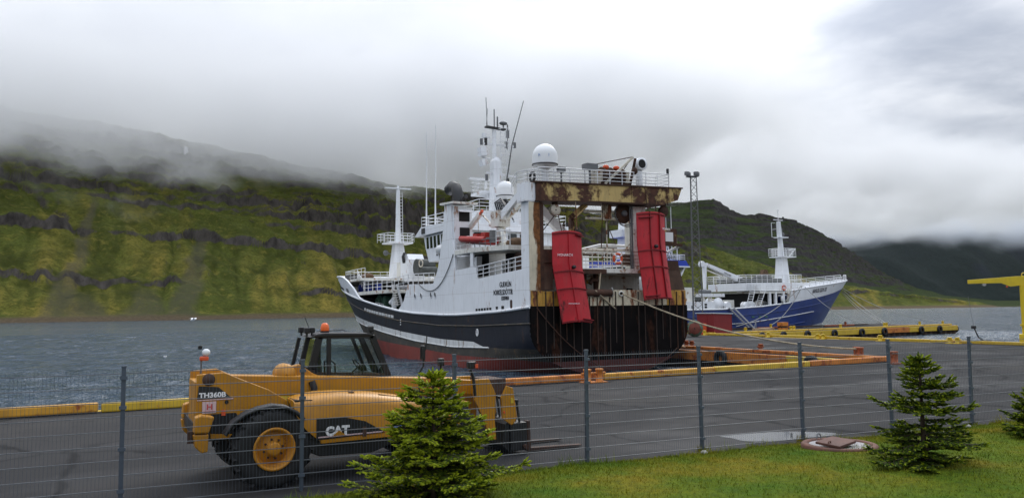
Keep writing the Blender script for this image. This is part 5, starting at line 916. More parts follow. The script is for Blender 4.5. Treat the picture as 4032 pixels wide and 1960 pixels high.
    M2 = B(MB().bar((-14.4, 0, 10.1), (-14.4, 0, 15.6), 1.5, 1.5, up=(1, 0, 0), w2=.9, h2=.9).bar((-14.4, 0, 15.6), (-14.4, 0, 19), .4), 'main_mast', 'ship_white'); B(MB().bb(-15.8, -13.2, -1.2, 1.2, 13, 13.9), 'mast_house', 'ship_white', M2); B(rail(MB(), [(-16.2, -1.4, 13), (-14, -1.4, 13), (-13, -1.4, 13)], 1, 4, .7, .04), 'mast_railing', 'rail_white', M2)
    o = put('lettering', text_mesh('JANUS GDY-57', .80, 'letter_black', .74, .01, .004), T)
    p = Vector((15.85, -jhb(15.85, 6.3) - .03, 6.10)); q = Vector((20.0, -jhb(20.0, 6.5) - .03, 6.42)); ux = (q - p).normalized(); v = Vector((0, -.22, 1)); uz = (v - ux * ux.dot(v)).normalized(); o.matrix_local = Matrix.Translation(p - ux.cross(uz) * -.06) @ Matrix((ux, uz, ux.cross(uz))).transposed().to_4x4()
    for x in (3.2, 4.6, 5.8): B(MB().box((x, -4.74, 2.95), (.5, .05, .2)), 'freeing_port', 'net_green')
    B(MB().xz([(23.6, 3.6), (24.2, 3.4), (25.0, 5.2), (24.6, 5.6)], -.95, -.6), 'anchor_pocket', 'black_void')
    # gangway: a thing of its own
    wl_ = lambda x, y, z: T.matrix_basis @ Vector((x, y, z))
    g = empty('gangway', wl_(0, -5.6, 0), 'grey metal gangway sloping from the jetty up to the blue ship', 'gangway', rz=JA)
    mat('alu', (.42, .43, .43), .5, var=.1)
    a, b = Vector((1.9, 0, 1.5)), Vector((-1.5, .3, 4.2))
    for sy in (-.4, .4): MB().bar(a + Vector((0, sy, 0)), b + Vector((0, sy, 0)), .08, .2).build('stringer', 'alu', g)
    for i in range(13): p = a.lerp(b, (i + .5) / 13); MB().box(p, (.22, .76, .05)).build('tread', 'alu', g)
    MB().bar(a + Vector((.3, -.4, 0)), a + Vector((.3, -.4, 1.0)), .05).bar(a + Vector((0, -.4, .1)), a + Vector((.3, -.4, 1.0)), .05).build('handrail_post', 'alu', g)
    # mooring lines of the blue ship
    Bj = lambda s, d: J0 + JX * s + JY * d + Vector((0, 0, .45))
    W3 = lambda x, y, z: wl_(x, y, z)
    for i, (p, q, sag, lab) in enumerate(((W3(13.5, -4.6, 7.1), Bj(13.6, 9.2), .9, 'thick slack mooring line from blue bow rail down to the gangway foot'), (W3(13.7, -4.6, 7.1), Bj(20.6, 9.6), .8, 'second slack line beside it ending at a yellow bollard'), (W3(14.2, -4.6, 7.0), Bj(33.2, 1.8), 1.6, 'thin mooring line crossing the blue bow to the jetty'), (W3(27.5, -1.4, 6.4), Bj(33.0, 1.6), .5, 'pale mooring line from the blue bow, leftmost over open water'), (W3(27.6, -1.2, 6.3), Bj(33.4, 1.4), .9, 'pale mooring line hanging just below the leftmost one'), (W3(29.4, .6, 7.4), Bj(33.6, 1.6), .3, 'taut mooring line from the tip of the blue bow'), (W3(29.4, .7, 7.5), Bj(46.2, 1.2), 1.1, 'long thin mooring line running to the outermost jetty bollard'))):
        tag(MB().tube(catenary(p, q, sag, 18), .05 if i < 2 else .04, 5).build('mooring_line', 'rope_grey'), lab, 'rope', 'mooring lines of the blue ship')
build_blue_ship()
# mooring lines of the big trawler
for p, q, sag, lab in ((( 29.12, 39.9, 3.75), (35.9, 28.0, .5), .75, 'tan mooring rope from the stern fairlead to the quay corner bollard'), ((27.0, 39.8, 3.95), (35.2, 41.2, .15), .55, 'tan mooring rope from the stern roller to the pier edge behind'), ((27.3, 39.9, 3.8), (27.9, 40.5, 5.2), .02, 'short rope between stern roller and the deck above')):
    tag(MB().tube(catenary(p, q, sag, 20), .055, 6).build('mooring_rope', 'rope_tan'), lab, 'rope', 'mooring ropes of the trawler')
# ================================================================== telehandler (local x forward, y to its left = away from us)
def build_telehandler():
    mat('cat_yellow', (.44, .190, .004), .42, var=.12, vscale=2.5, dirt=.34, bump=.05, bscale=3); mat('cat_black', (.012, .012, .013), .45, var=.3, vscale=4); mat('cab_black', (.008, .008, .009), .35)
    mat('cat_rim', (.52, .22, .012), .55, var=.15, vscale=4, rust=.12, rscale=4, dirt=.2); mat('rust_dark', (.055, .028, .018), .8, var=.4, vscale=5); mat('sticker_pink', (.62, .45, .45), .6); mat('sticker_red', (.50, .08, .08), .6); mat('beacon_orange', (.75, .12, .01), .2); mat('seat_grey', (.05, .05, .055), .8)
    g = bpy.data.materials.new('cab_glass'); g.use_nodes = True; t = NT(g.node_tree); t.n.clear()
    mx = t.add('ShaderNodeMixShader', {0: t.math('ADD', t.math('MULTIPLY', t.add('ShaderNodeFresnel', {'IOR': 1.45}).outputs[0], .9), .03)}); t.put(mx.inputs[1], t.add('ShaderNodeBsdfTransparent', {'Color': (.78, .86, .84)}).outputs[0]); t.put(mx.inputs[2], t.add('ShaderNodeBsdfGlossy', {'Roughness': .03}).outputs[0]); t.add('ShaderNodeOutputMaterial', {'Surface': mx.outputs[0]}); MAT['cab_glass'] = g
    T = empty('telehandler', (2.45, 14.05, 0), 'yellow telescopic handler with black cab parked behind the fence', 'telehandler')
    B = lambda mb, name, m, par=None, **k: mb.build(name, m, par or T, **k)
    # wheels
    def wheel(x, y, steer, far):
        s = 1 if far else -1
        w_ = B(MB().lathe((0, 0, 0), [(.33, -.17), (.42, -.205), (.55, -.20), (.615, -.165), (.63, -.10), (.63, .10), (.615, .165), (.55, .20), (.42, .205), (.33, .17)], 'Y', 40), 'wheel', 'tyre'); w_.location = (x, y, .625); w_.rotation_euler.z = rad(steer)
        mb = MB()
        for i in range(22):
            a = 2 * math.pi * i / 22
            for sd in (-1, 1):
                a2 = a + (.14 if sd > 0 else 0); c_, s_ = math.cos(a2), math.sin(a2); c2, s2 = math.cos(a2 + .2), math.sin(a2 + .2)
                mb.bar((c_ * .635, sd * .01, s_ * .635), (c2 * .625, sd * .185, s2 * .625), .05, .05, up=(c_, 0, s_))
        B(mb, 'tread_lug', 'tyre', w_)['kind'] = 'stuff'
        r_ = B(MB().lathe((0, 0, 0), [(.345, s * .19), (.335, s * .215), (.30, s * .20), (.285, s * .10), (.235, s * .085), (.225, s * .115), (.115, s * .125), (.11, s * .19), (.085, s * .205), (.001, s * .205)], 'Y', 32), 'rim', 'cat_rim', w_)
        mb = MB()
        for i in range(8): a = 2 * math.pi * i / 8 + .2; mb.cyl((.155 * math.cos(a), s * .10, .155 * math.sin(a)), (.155 * math.cos(a), s * .15, .155 * math.sin(a)), .018, n=6)
        B(mb, 'wheel_bolt', 'rust_dark', w_)['kind'] = 'stuff'
    wheel(.02, -.98, 7, False); wheel(0, .98, 7, True); wheel(2.98, -.98, 0, False); wheel(2.98, .98, 0, True)
    # chassis
    B(MB().xz([(-1.08, .72), (-.45, .72), (-.3, .55), (3.3, .5), (3.6, .7), (3.6, .95), (-1.0, 1.0)], -.42, .42), 'chassis', 'cat_black', bevel=.02)
    B(MB().cyl((0, -.8, .62), (0, .8, .62), .13, n=12), 'axle', 'cat_black'); B(MB().cyl((2.98, -.8, .62), (2.98, .8, .62), .13, n=12), 'axle', 'cat_black')
    # rear tower plate
    B(MB().xz([(-1.10, .80), (-1.08, 1.82), (-.66, 1.84), (-.36, 1.70), (.05, 1.52), (.55, 1.20), (.5, .95), (-.2, 1.22), (-.44, .98), (-.44, .80)], -.60, -.52), 'rear_side_plate', 'cat_yellow', bevel=.015); B(MB().xz([(-1.10, .80), (-1.08, 1.82), (-.66, 1.84), (-.36, 1.70), (.05, 1.52), (.55, 1.20), (.5, .95), (-.2, 1.22), (-.44, .98), (-.44, .80)], .42, .50), 'rear_side_plate', 'cat_yellow', bevel=.015)
    B(MB().bb(-1.10, -.6, -.52, .42, .82, 1.7), 'counterweight', 'cat_yellow', bevel=.02)
    B(MB().xz([(-1.07, 1.43), (-1.05, 1.64), (-.75, 1.61), (-.55, 1.43)], -.612, -.60), 'decal_panel', 'cat_black'); B(MB().xz([(-1.07, 1.405), (-1.07, 1.42), (-.52, 1.42), (-.52, 1.405)], -.613, -.60), 'decal_stripe', 'sticker_pink')
    o = put('lettering', text_mesh('TH360B', .105, 'letter_white', 1.15, .003, .004), T); o.rotation_euler = (rad(90), 0, 0); o.location = (-1.045, -.616, 1.455)
    S_ = B(MB().bb(-.99, -.78, -.612, -.60, 1.20, 1.385), 'warning_sticker', 'sticker_pink'); o = put('lettering', text_mesh('H', .12, 'sticker_red', 1.1, .003, .004), S_); o.rotation_euler = (rad(90), 0, 0); o.location = (-.93, -.614, 1.26); B(MB().bb(-.97, -.80, -.6145, -.61, 1.215, 1.235), 'sticker_line', 'sticker_red', S_)
    B(MB().cyl((-.62, -.61, 1.36), (-.62, -.6, 1.36), .032, n=10), 'plate_hole', 'black_void'); B(MB().lathe((-.9, -.60, 1.735), [(.001, -.02), (.09, -.02), (.10, 0)], 'Y', 16), 'pivot_pin', 'rust_dark')
    B(MB().xz([(-.86, .86), (-.42, .84), (-.42, 1.10), (-.48, 1.18), (-.86, 1.18)], -.625, -.60), 'rear_recess', 'black_void'); B(MB().bb(-.70, -.64, -.64, -.62, 1.15, 1.24), 'rear_reflector', 'orange_red')
    B(MB().xz([(-.86, .80), (-.42, .76), (-.42, .83), (-.86, .87)], -.65, -.60), 'rear_sill', 'cat_yellow')
    # bumper horns at the rear corners
    for y in (-1.10, .9): B(MB().xz([(-1.16, .96), (-1.14, 1.20), (-1.05, 1.23), (-.86, 1.19), (-.94, .95)], y, y + .24), 'bumper_block', 'cat_yellow', bevel=.025); B(MB().xz([(-1.17, .94), (-1.14, .75), (-1.04, .65), (-.95, .66), (-.94, .93)], y + .02, y + .22), 'bumper_guard', 'cat_yellow', bevel=.02)
    B(MB().bb(-1.24, -1.14, -1.0, -.94, .80, .98), 'tow_hook', 'rust_dark'); B(MB().bb(-1.12, -.9, -.9, .9, .84, 1.05), 'rear_bumper', 'cat_black')
    # boom: low-slung box beam with inner sections
    B(MB().bar((-.95, -.12, 1.62), (3.7, -.12, 1.33), .36, .34), 'boom', 'cat_yellow', bevel=.015); B(MB().bar((3.7, -.12, 1.335), (4.05, -.12, 1.30), .28, .27), 'boom_inner', 'cat_yellow', bevel=.01); B(MB().cyl((-.62, -.45, 1.72), (-.28, -.45, 1.38), .055, n=10).cyl((-.28, -.45, 1.38), (.1, -.45, 1.0), .035, n=8), 'lift_cylinder', 'cat_black')
    mb = MB(); [mb.tube([(-.55 + .03 * k, -.5, 1.66), (-.42, -.52, 1.62 - .02 * k), (-.34, -.52, 1.50), (-.30 + .03 * k, -.5, 1.38)], .016, 5) for k in range(2)]; B(mb, 'hydraulic_hose', 'cat_black')
    B(MB().lathe((.42, -.02, 1.72), [(.01, -.2), (.15, -.18), (.19, -.05), (.19, .12), (.14, .2), (.01, .2)], 'Y', 16), 'air_filter', 'cat_yellow'); B(MB().xz([(.30, 1.62), (.36, 1.80), (.70, 1.88), (.95, 1.70), (1.2, 1.60)], .05, .22), 'cab_step_cover', 'cat_yellow', bevel=.02)
    B(MB().tube([(.83, -.32, 1.60), (.87, -.34, 1.48), (.86, -.34, 1.36)], .06, 8), 'exhaust_stack', 'cat_black')
    # engine bonnet with curved top, on the near side
    def bonnet():
        xs = [.36, .55, .8, 1.1, 1.4, 1.8, 2.2, 2.6, 2.75]; top = [1.36, 1.42, 1.45, 1.45, 1.43, 1.385, 1.32, 1.235, 1.15]; V = []
        prof = [(-.52, 1.0), (-.66, 1.0), (-.86, .985), (-1.0, .94), (-1.085, .86), (-1.12, .75), (-1.13, .0)]
        for x, zt in zip(xs, top):
            zb = .66 if x > .7 else .66 + (.7 - x) * 1.5
            for y, f in prof: V.append((x, y, zb + (zt - zb) * f))
        n = len(prof); mb = MB(); mb.add(V, [(i * n + j, (i + 1) * n + j, (i + 1) * n + j + 1, i * n + j + 1) for i in range(len(xs) - 1) for j in range(n - 1)], True)
        mb.add(V[:n], [tuple(range(n))]); mb.add(V[-n:], [tuple(range(n))[::-1]]); return mb
    H_ = B(bonnet(), 'engine_bonnet', 'cat_yellow')
    B(MB().xz([(.72, .70), (.72, 1.06), (1.2, 1.04), (1.55, .95), (1.9, .74)], -1.142, -1.12), 'decal_panel', 'cat_black', H_); B(MB().xz([(.75, .735), (.75, .755), (1.86, .765), (1.84, .745)], -1.148, -1.14), 'decal_stripe', 'sticker_pink', H_)
    o = put('lettering', text_mesh('CAT', .20, 'letter_white', 1.0, .003, .012), H_); o.rotation_euler = (rad(90), 0, 0); o.location = (.87, -1.15, .765); B(MB().xz([(.99, .755), (1.20, .755), (1.095, .84)], -1.158, -1.15), 'triangle_mark', 'cat_yellow', H_)
    mat('logo_blue', (.01, .12, .50), .5); B(MB().xz([(2.0, .80), (2.08, .93), (2.12, .93), (2.16, .87), (2.22, .93), (2.28, .93), (2.26, .80), (2.2, .80), (2.19, .83), (2.15, .80), (2.08, .80)], -1.145, -1.128), 'company_mark', 'logo_blue', H_)
    B(MB().bb(1.33, 1.42, -.90, -.80, 1.412, 1.43), 'bonnet_latch', 'rust_dark', H_); B(MB().xz([(1.86, 1.365), (2.3, 1.285), (2.3, 1.27), (1.86, 1.345)], -.92, -.72), 'bonnet_grille', 'black_void', H_); B(MB().bb(1.5, 1.56, -1.16, -1.14, .70, .86), 'latch', 'rust_dark', H_)
    B(MB().xz([(.38, .75), (.38, 1.37), (.66, 1.36), (.78, 1.0), (.80, .66), (.6, .5)], -1.08, -.5), 'bonnet_end', 'cat_black'); B(MB().xz([(.62, .50), (.80, .42), (1.7, .40), (2.0, .5), (2.3, .66), (.80, .66)], -1.06, -.45), 'belly_tank', 'cat_black', bevel=.02); B(MB().xz([(.8, .645), (2.4, .66), (2.4, .70), (.8, .70)], -1.146, -1.0), 'side_skirt', 'cat_yellow')
    # tubular mudguard over the rear wheel
    P = [(-.70, -1.12, .90), (-.58, -1.13, 1.08), (-.40, -1.14, 1.20), (-.2, -1.14, 1.27), (.02, -1.14, 1.30), (.22, -1.14, 1.27), (.40, -1.13, 1.17), (.52, -1.12, 1.05)]
    mb = MB(); [mb.tube([(p[0], p[1] + dy, p[2]) for p in P], .034, 8) for dy in (0, .07, .14, .2)]; B(mb, 'mudguard', 'cat_black'); B(MB().bar((-.25, -1.0, 1.25), (-.22, -.6, 1.15), .05).bar((.2, -1.0, 1.25), (.15, -.6, 1.1), .05), 'mudguard_bracket', 'cat_black')
    # cab on the far side
    c0, c1 = .34, 1.12
    NP = [(.98, 1.42), (.95, 1.75), (1.08, 2.28), (1.16, 2.37), (2.08, 2.35), (2.16, 2.28), (2.52, 1.48), (2.5, 1.3)]
    cab = B(MB().bb(.80, 2.5, c0, c1, .75, 1.50), 'cab_body', 'cat_black', bevel=.02)
    for y in (c0, c1):
        for a, b, w_ in (((1.0, 1.45), (.98, 1.78), .12), ((.98, 1.76), (1.12, 2.34), .12), ((2.13, 2.34), (2.52, 1.42), .11), ((1.10, 2.36), (2.15, 2.345), .10), ((1.30, 2.33), (1.30, 1.6), .085), ((1.0, 1.55), (2.5, 1.47), .22)): B(MB().bar((a[0], y, a[1]), (b[0], y, b[1]), .07, w_), 'cab_pillar', 'cab_black', cab)
    for x0, z0, x1, z1 in ((.80, 1.78, .92, 2.32), (1.96, 2.3, 2.27, 1.55)): B(MB().bar((x0, c1 - .02, z0), (x1, c1 - .02, z1), .06, .06), 'cab_pillar', 'cab_black', cab)
    B(MB().xz([(.95, 2.34), (1.05, 2.40), (1.2, 2.42), (2.05, 2.40), (2.2, 2.34)], c0 - .05, c1 + .05), 'cab_roof', 'cab_black', cab, bevel=.02)
    for y in (c0 - .012, c1 + .012): B(MB().add([(1.06, y, 1.62), (2.45, y, 1.55), (2.12, y, 2.3), (1.16, y, 2.32)], [(0, 1, 2, 3)]), 'side_glass', 'cab_glass', cab, fixn=False)
    B(MB().add([(2.5, c0 + .06, 1.5), (2.5, c1 - .06, 1.5), (2.14, c1 - .06, 2.3), (2.14, c0 + .06, 2.3)], [(0, 1, 2, 3)]), 'windscreen', 'cab_glass', cab, fixn=False); B(MB().add([(.97, c0 + .06, 1.78), (.97, c1 - .06, 1.78), (1.09, c1 - .06, 2.3), (1.09, c0 + .06, 2.3)], [(0, 1, 2, 3)]), 'rear_glass', 'cab_glass', cab, fixn=False)
    B(MB().bb(.80, .98, c0 + .02, c1, 1.4, 1.80), 'rear_panel', 'cat_black', cab)
    st = B(MB().xz([(1.10, 1.45), (1.55, 1.45), (1.55, 1.55), (1.24, 1.56), (1.2, 1.95), (1.06, 1.98)], .5, .95), 'seat', 'seat_grey', cab, bevel=.03); B(MB().tube([(1.38, .95, 1.5), (1.38, .95, 1.86), (1.5, .95, 1.88), (1.58, .95, 1.8), (1.6, .95, 1.5)], .018, 6), 'grab_rail', 'cab_black', cab)
    B(MB().tube([(1.98 + .17 * math.cos(t) * .55, .72 + .17 * math.sin(t), 1.76 - .12 * math.cos(t)) for t in [i * .4488 for i in range(14)]], .016, 6, True).cyl((2.2, .72, 1.5), (1.98, .72, 1.76), .025), 'steering_wheel', 'cab_black', cab); B(MB().xz([(1.9, 1.5), (2.0, 1.66), (2.3, 1.62), (2.42, 1.5)], .45, 1.0), 'dashboard', 'seat_grey', cab, bevel=.03); B(MB().tube([(1.72, .45, 1.5), (1.78, .45, 1.66), (1.9, .45, 1.76)], .015, 5), 'control_lever', 'cab_black', cab)
    b_ = B(MB().cyl((1.32, .72, 2.40), (1.32, .72, 2.45), .085, n=14), 'beacon', 'cab_black'); B(MB().lathe((1.32, .72, 2.45), [(.08, 0), (.082, .06), (.065, .12), (.04, .145), (.001, .15)], 'Z', 16), 'beacon_lens', 'beacon_orange', b_)
    for x, y in ((.90, .38), (1.02, .5), (2.12, .40), (2.30, .95), (.95, 1.05)): l = B(MB().box((x, y, 2.47), (.10, .12, .11)), 'work_lamp', 'cab_black', bevel=.02); B(MB().bar((x, y, 2.36), (x, y, 2.42), .03), 'lamp_bracket', 'cab_black', l)
    B(MB().tube([(1.02, .7, 2.4), (1.0, .7, 2.55), (.93, .7, 2.72)], .008, 4), 'aerial', 'cab_black'); B(MB().tube([(1.2, .8, 2.44), (1.7, .8, 2.46), (1.75, .8, 2.42)], .012, 4), 'roof_cable', 'cab_black')
    # mirrors
    m_ = B(MB().tube([(2.58, -1.0, 1.28), (2.58, -1.0, 1.70), (2.65, -1.02, 1.82), (2.66, -1.02, 1.98)], .018, 6), 'mirror_arm', 'cab_black'); B(MB().box((2.64, -1.02, 2.06), (.05, .16, .26)), 'mirror', 'cab_black', m_, bevel=.02); B(MB().bar((2.70, -1.0, 2.10), (2.73, -1.0, 2.36), .015), 'aerial', 'cab_black', m_)
    m_ = B(MB().tube([(-1.0, -.4, 1.82), (-1.0, -.4, 2.05), (-.97, -.4, 2.12)], .014, 6), 'mirror_arm', 'lamp_grey'); B(MB().ball((-.93, -.44, 2.17), .065, 12, 8, (1, .6, .9)), 'round_mirror', 'dome_white', m_); B(MB().box((-.96, -.44, 2.07), (.14, .06, .07)), 'lamp', 'orange_red', m_, bevel=.02); B(MB().box((-1.02, -.4, 2.25), (.06, .06, .06)), 'mirror_cap', 'cab_black', m_)
    # front: boom head, marker lamps, fork carriage
    m_ = B(MB().tube([(3.80, -.75, 1.2), (3.76, -.75, 1.55), (3.70, -.75, 1.70)], .03, 6), 'lamp_post', 'cab_black'); B(MB().box((3.72, -.75, 1.78), (.16, .12, .13)), 'front_lamp', 'cab_black', m_, bevel=.02); B(MB().box((3.80, -.82, 1.76), (.06, .02, .07)), 'indicator', 'orange_red', m_); B(MB().box((3.1, -.75, 1.86), (.10, .12, .14)), 'front_lamp', 'cab_black', m_, bevel=.02); B(MB().tube([(3.1, -.75, 1.2), (3.1, -.75, 1.8)], .02, 6), 'lamp_post', 'cab_black')
    for y in (-.62, .22): B(MB().xz([(3.8, 1.49), (4.16, 1.49), (4.30, 1.20), (4.28, .66), (4.30, .33), (4.16, .33), (4.05, .7), (3.85, 1.1)], y, y + .08), 'boom_head_plate', 'cat_yellow', bevel=.01)
    B(MB().bb(4.15, 4.56, -.55, .25, 1.16, 1.47), 'boom_head_box', 'rust_dark', bevel=.01)
    for y in (-.66, .24): B(MB().xz([(4.40, 1.12), (4.52, 1.34), (4.66, 1.29), (4.74, .72), (4.64, .56), (4.42, .72)], y, y + .06), 'tilt_plate', 'cat_yellow', bevel=.01)
    B(MB().bb(4.44, 4.47, -.675, -.66, .82, .86), 'reflector', 'orange_red'); B(MB().bb(4.60, 4.66, -.672, -.66, 1.0, 1.1), 'warning_label', 'bollard_yellow')
    cr = B(MB().bb(4.60, 4.95, -.66, .62, .08, .62), 'fork_carriage', 'cat_black', bevel=.02); B(MB().xz([(4.45, .2), (4.5, .6), (4.62, .66), (4.62, .04)], -.6, .6), 'carriage_bracket', 'cat_black', cr)
    for i in range(8): y = -.6 + i * .17; B(MB().bar((4.82, y, .62), (4.76, y, 1.02), .045, .03), 'load_guard_bar', 'cat_black', cr)
    B(MB().bar((4.76, -.64, 1.03), (4.76, .64, 1.03), .05, .05), 'load_guard_rail', 'cat_black', cr)
    for y in (-.55, .25):
        f = B(MB().xz([(5.02, .03), (5.02, .62), (5.09, .62), (5.10, .09), (6.3, .05), (6.3, .03)], y, y + .13), 'fork', 'rust_dark', bevel=.008)
    B(MB().cyl((4.9, -.75, .15), (4.9, -.62, .15), .05, n=8), 'fork_pin', 'rust_brown'); B(MB().bb(2.9, 3.6, -.85, -.55, 1.0, 1.12), 'front_step', 'cat_yellow')
    return T
build_telehandler()
# ================================================================== fence, lawn, small spruces, small things
FY = lambda x: 12.80 - .092 * x
def build_fence():
    mat('fence_post', (.075, .095, .12), .5, metal=.3, var=.15, vscale=5); mat('fence_wire', (.12, .13, .14), .5, metal=.2)
    F = empty('mesh_fence', (.3, FY(.3), 0), 'galvanised wire mesh fence with blue grey posts along the quay road', 'fence')
    o = Vector((.3, FY(.3), 0)); ang = math.atan(-.092); d = Vector((math.cos(ang), math.sin(ang), 0)); n = Vector((-d.y, d.x, 0)); H = 2.03
    pm = MB().box((0, 0, H / 2), (.056, .056, H)).mesh('post', 'fence_post'); cm = MB().box((0, 0, H + .012), (.068, .068, .024)).mesh('post_cap', 'fence_post'); km = MB().box((0, -.03, 0), (.10, .045, .05)).mesh('clamp', 'fence_post')
    for k in range(-1, 9):
        p = d * 2.553 * k; q = put('post', pm, F, p, ang); q.rotation_euler.x = rad(random.uniform(-.5, .5)); q.rotation_euler.y = rad(random.uniform(-.6, .8)); put('post_cap', cm, q)
        for z in (.25, .85, 1.45, 1.88): put('clamp', km, q, (0, 0, z))
    for k in range(-1, 8):
        a, b = d * (2.553 * k + .03) - n * .045, d * (2.553 * (k + 1) - .03) - n * .045
        for i in range(10):
            z = .07 + i * .208; e = Vector((0, 0, random.uniform(-.004, .004)))
            MB().bar(a + Vector((0, 0, z)) + e, b + Vector((0, 0, z)) - e, .02, .0105).build('horizontal_wire', 'fence_wire', F, fixn=False)
        mb = MB(); L = (b - a).length; m = 50
        for i in range(m + 1): p = a + (b - a) * (i / m); mb.bar(p + Vector((0, 0, .05)), p + Vector((0, 0, H - .03)), .0030, .0030, up=(0, 1, 0))
        mb.build('vertical_wires', 'fence_post', F, fixn=False)['kind'] = 'stuff'
build_fence()
def lawn_z(X, Y): return .03 + .10 * smooth(0, 1.4, (FY(X) - .32) - Y) + .05 * (fbm(X * .7, Y * .7, 3) - .5)
def lawn_edge(X): return FY(X) - .30 - .5 * smooth(7.5, 2.5, X) + .22 * (fbm(X * 1.7, X * 0 + 3, 3) - .5)
def build_lawn():
    m = bpy.data.materials.new('lawn'); m.use_nodes = True; t = NT(m.node_tree); b = t.n['Principled BSDF']; P = t.add('ShaderNodeNewGeometry').outputs['Position']
    c = t.ramp(t.noise(P, .55, 4, .6), [(.32, (.060, .125, .008)), (.5, (.115, .15, .010)), (.68, (.20, .165, .014))]); c = t.mix(t.mapr(t.noise(P, 9, 4, .7), .4, .7, 0, .7), c, (.03, .045, .006, 1))
    t.put(b.inputs['Base Color'], c); b.inputs['Roughness'].default_value = 1; b.inputs['Specular IOR Level'].default_value = .1
    t.put(b.inputs['Normal'], t.add('ShaderNodeBump', {'Strength': 1., 'Distance': .04, 'Height': t.noise(P, 30, 4, .7)}).outputs[0])
    nx, ny = 260, 60; xs = np.linspace(1.2, 40, nx); X = np.repeat(xs[:, None], ny, 1); e = lawn_edge(X); Y = e - np.linspace(0, 1, ny)[None, :] ** 1.5 * 22
    Z = lawn_z(X, Y); Z[:, 0] = -.02
    tag(put('lawn', grid_mesh('lawn', np.stack([X, Y, Z], -1)[:, ::-1], nx, ny, m)), kind='structure')
    # blades
    rng = np.random.default_rng(3); N = 90000
    x = rng.uniform(1.6, 23, N); y = lawn_edge(x) + .03 - rng.random(N) ** 1.6 * 6.5
    az = np.degrees(np.arctan2(x, y)); keep = (az < 63) & (y > 3); x, y = x[keep], y[keep]; N = len(x); z = lawn_z(x, y) - .01
    clump = fbm(x * 2.3, y * 2.3, 3); h = rng.uniform(.025, .065, N) * (.5 + clump) * np.where(rng.random(N) < .02, 1.8, 1); a = rng.uniform(0, 6.28, N); w_ = rng.uniform(.004, .009, N); la = rng.uniform(0, 6.28, N); ll = h * rng.uniform(.2, .9, N)
    V = np.empty((N, 3, 3)); V[:, 0] = np.stack([x - np.cos(a) * w_, y - np.sin(a) * w_, z], 1); V[:, 1] = np.stack([x + np.cos(a) * w_, y + np.sin(a) * w_, z], 1); V[:, 2] = np.stack([x + np.cos(la) * ll, y + np.sin(la) * ll, z + h], 1)
    # longer tufts along the ragged edge and round the posts
    k = rng.integers(0, N, 2600); xe = rng.uniform(1.6, 22, 2600); ye = lawn_edge(xe) + rng.normal(0, .09, 2600); post = rng.integers(0, 9, 700); xp = .3 + 2.543 * post + rng.normal(0, .07, 700); yp = FY(xp) - .02 + rng.normal(0, .06, 700)
    xe = np.concatenate([xe, xp[xp > 4]]); ye = np.concatenate([ye, yp[xp > 4]]); n2 = len(xe); tuft_ = fbm(xe * 3, ye * 3, 3); he = rng.uniform(.05, .15, n2) * (.2 + 1.5 * smooth(.4, .7, tuft_)); ze = np.where(ye > lawn_edge(xe), 0, .02) + 0 * xe; ae = rng.uniform(0, 6.28, n2); le = rng.uniform(0, 6.28, n2)
    E = np.empty((n2, 3, 3)); E[:, 0] = np.stack([xe - np.cos(ae) * .007, ye - np.sin(ae) * .007, ze], 1); E[:, 1] = np.stack([xe + np.cos(ae) * .007, ye + np.sin(ae) * .007, ze], 1); E[:, 2] = np.stack([xe + np.cos(le) * he * .45, ye + np.sin(le) * he * .45, ze + he], 1)
    V = np.concatenate([V, E]); N = len(V)
    me = bpy.data.meshes.new('grass'); me.vertices.add(N * 3); me.vertices.foreach_set('co', V.reshape(-1).astype(np.float32)); me.loops.add(N * 3); me.loops.foreach_set('vertex_index', np.arange(N * 3)); me.polygons.add(N); me.polygons.foreach_set('loop_start', np.arange(N) * 3); me.update(calc_edges=True)
    g = bpy.data.materials.new('grass_blade'); g.use_nodes = True; t = NT(g.node_tree); b = t.n['Principled BSDF']; P = t.add('ShaderNodeNewGeometry').outputs['Position']
    c = t.ramp(t.noise(P, .55, 4, .6), [(.32, (.10, .175, .010)), (.5, (.19, .215, .012)), (.68, (.33, .25, .02))]); c = t.mix(t.mapr(t.noise(P, 25, 2), .3, .7, 0, .5), c, (.05, .075, .008, 1)); t.put(b.inputs['Base Color'], c); b.inputs['Roughness'].default_value = .8; b.inputs['Specular IOR Level'].default_value = .15
    me.materials.append(g); tag(put('grass', me), 'short green and yellowish grass of the roadside lawn', 'grass', kind='stuff')
build_lawn()
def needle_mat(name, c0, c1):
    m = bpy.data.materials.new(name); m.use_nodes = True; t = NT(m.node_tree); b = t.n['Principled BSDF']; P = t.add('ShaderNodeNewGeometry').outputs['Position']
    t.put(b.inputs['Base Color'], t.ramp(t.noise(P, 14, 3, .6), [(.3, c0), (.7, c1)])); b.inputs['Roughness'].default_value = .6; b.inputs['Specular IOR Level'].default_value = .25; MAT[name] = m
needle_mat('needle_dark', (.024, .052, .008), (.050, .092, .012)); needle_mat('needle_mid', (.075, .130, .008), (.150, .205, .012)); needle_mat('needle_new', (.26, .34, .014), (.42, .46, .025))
mat('bark', (.055, .038, .026), .9, var=.4, vscale=10)
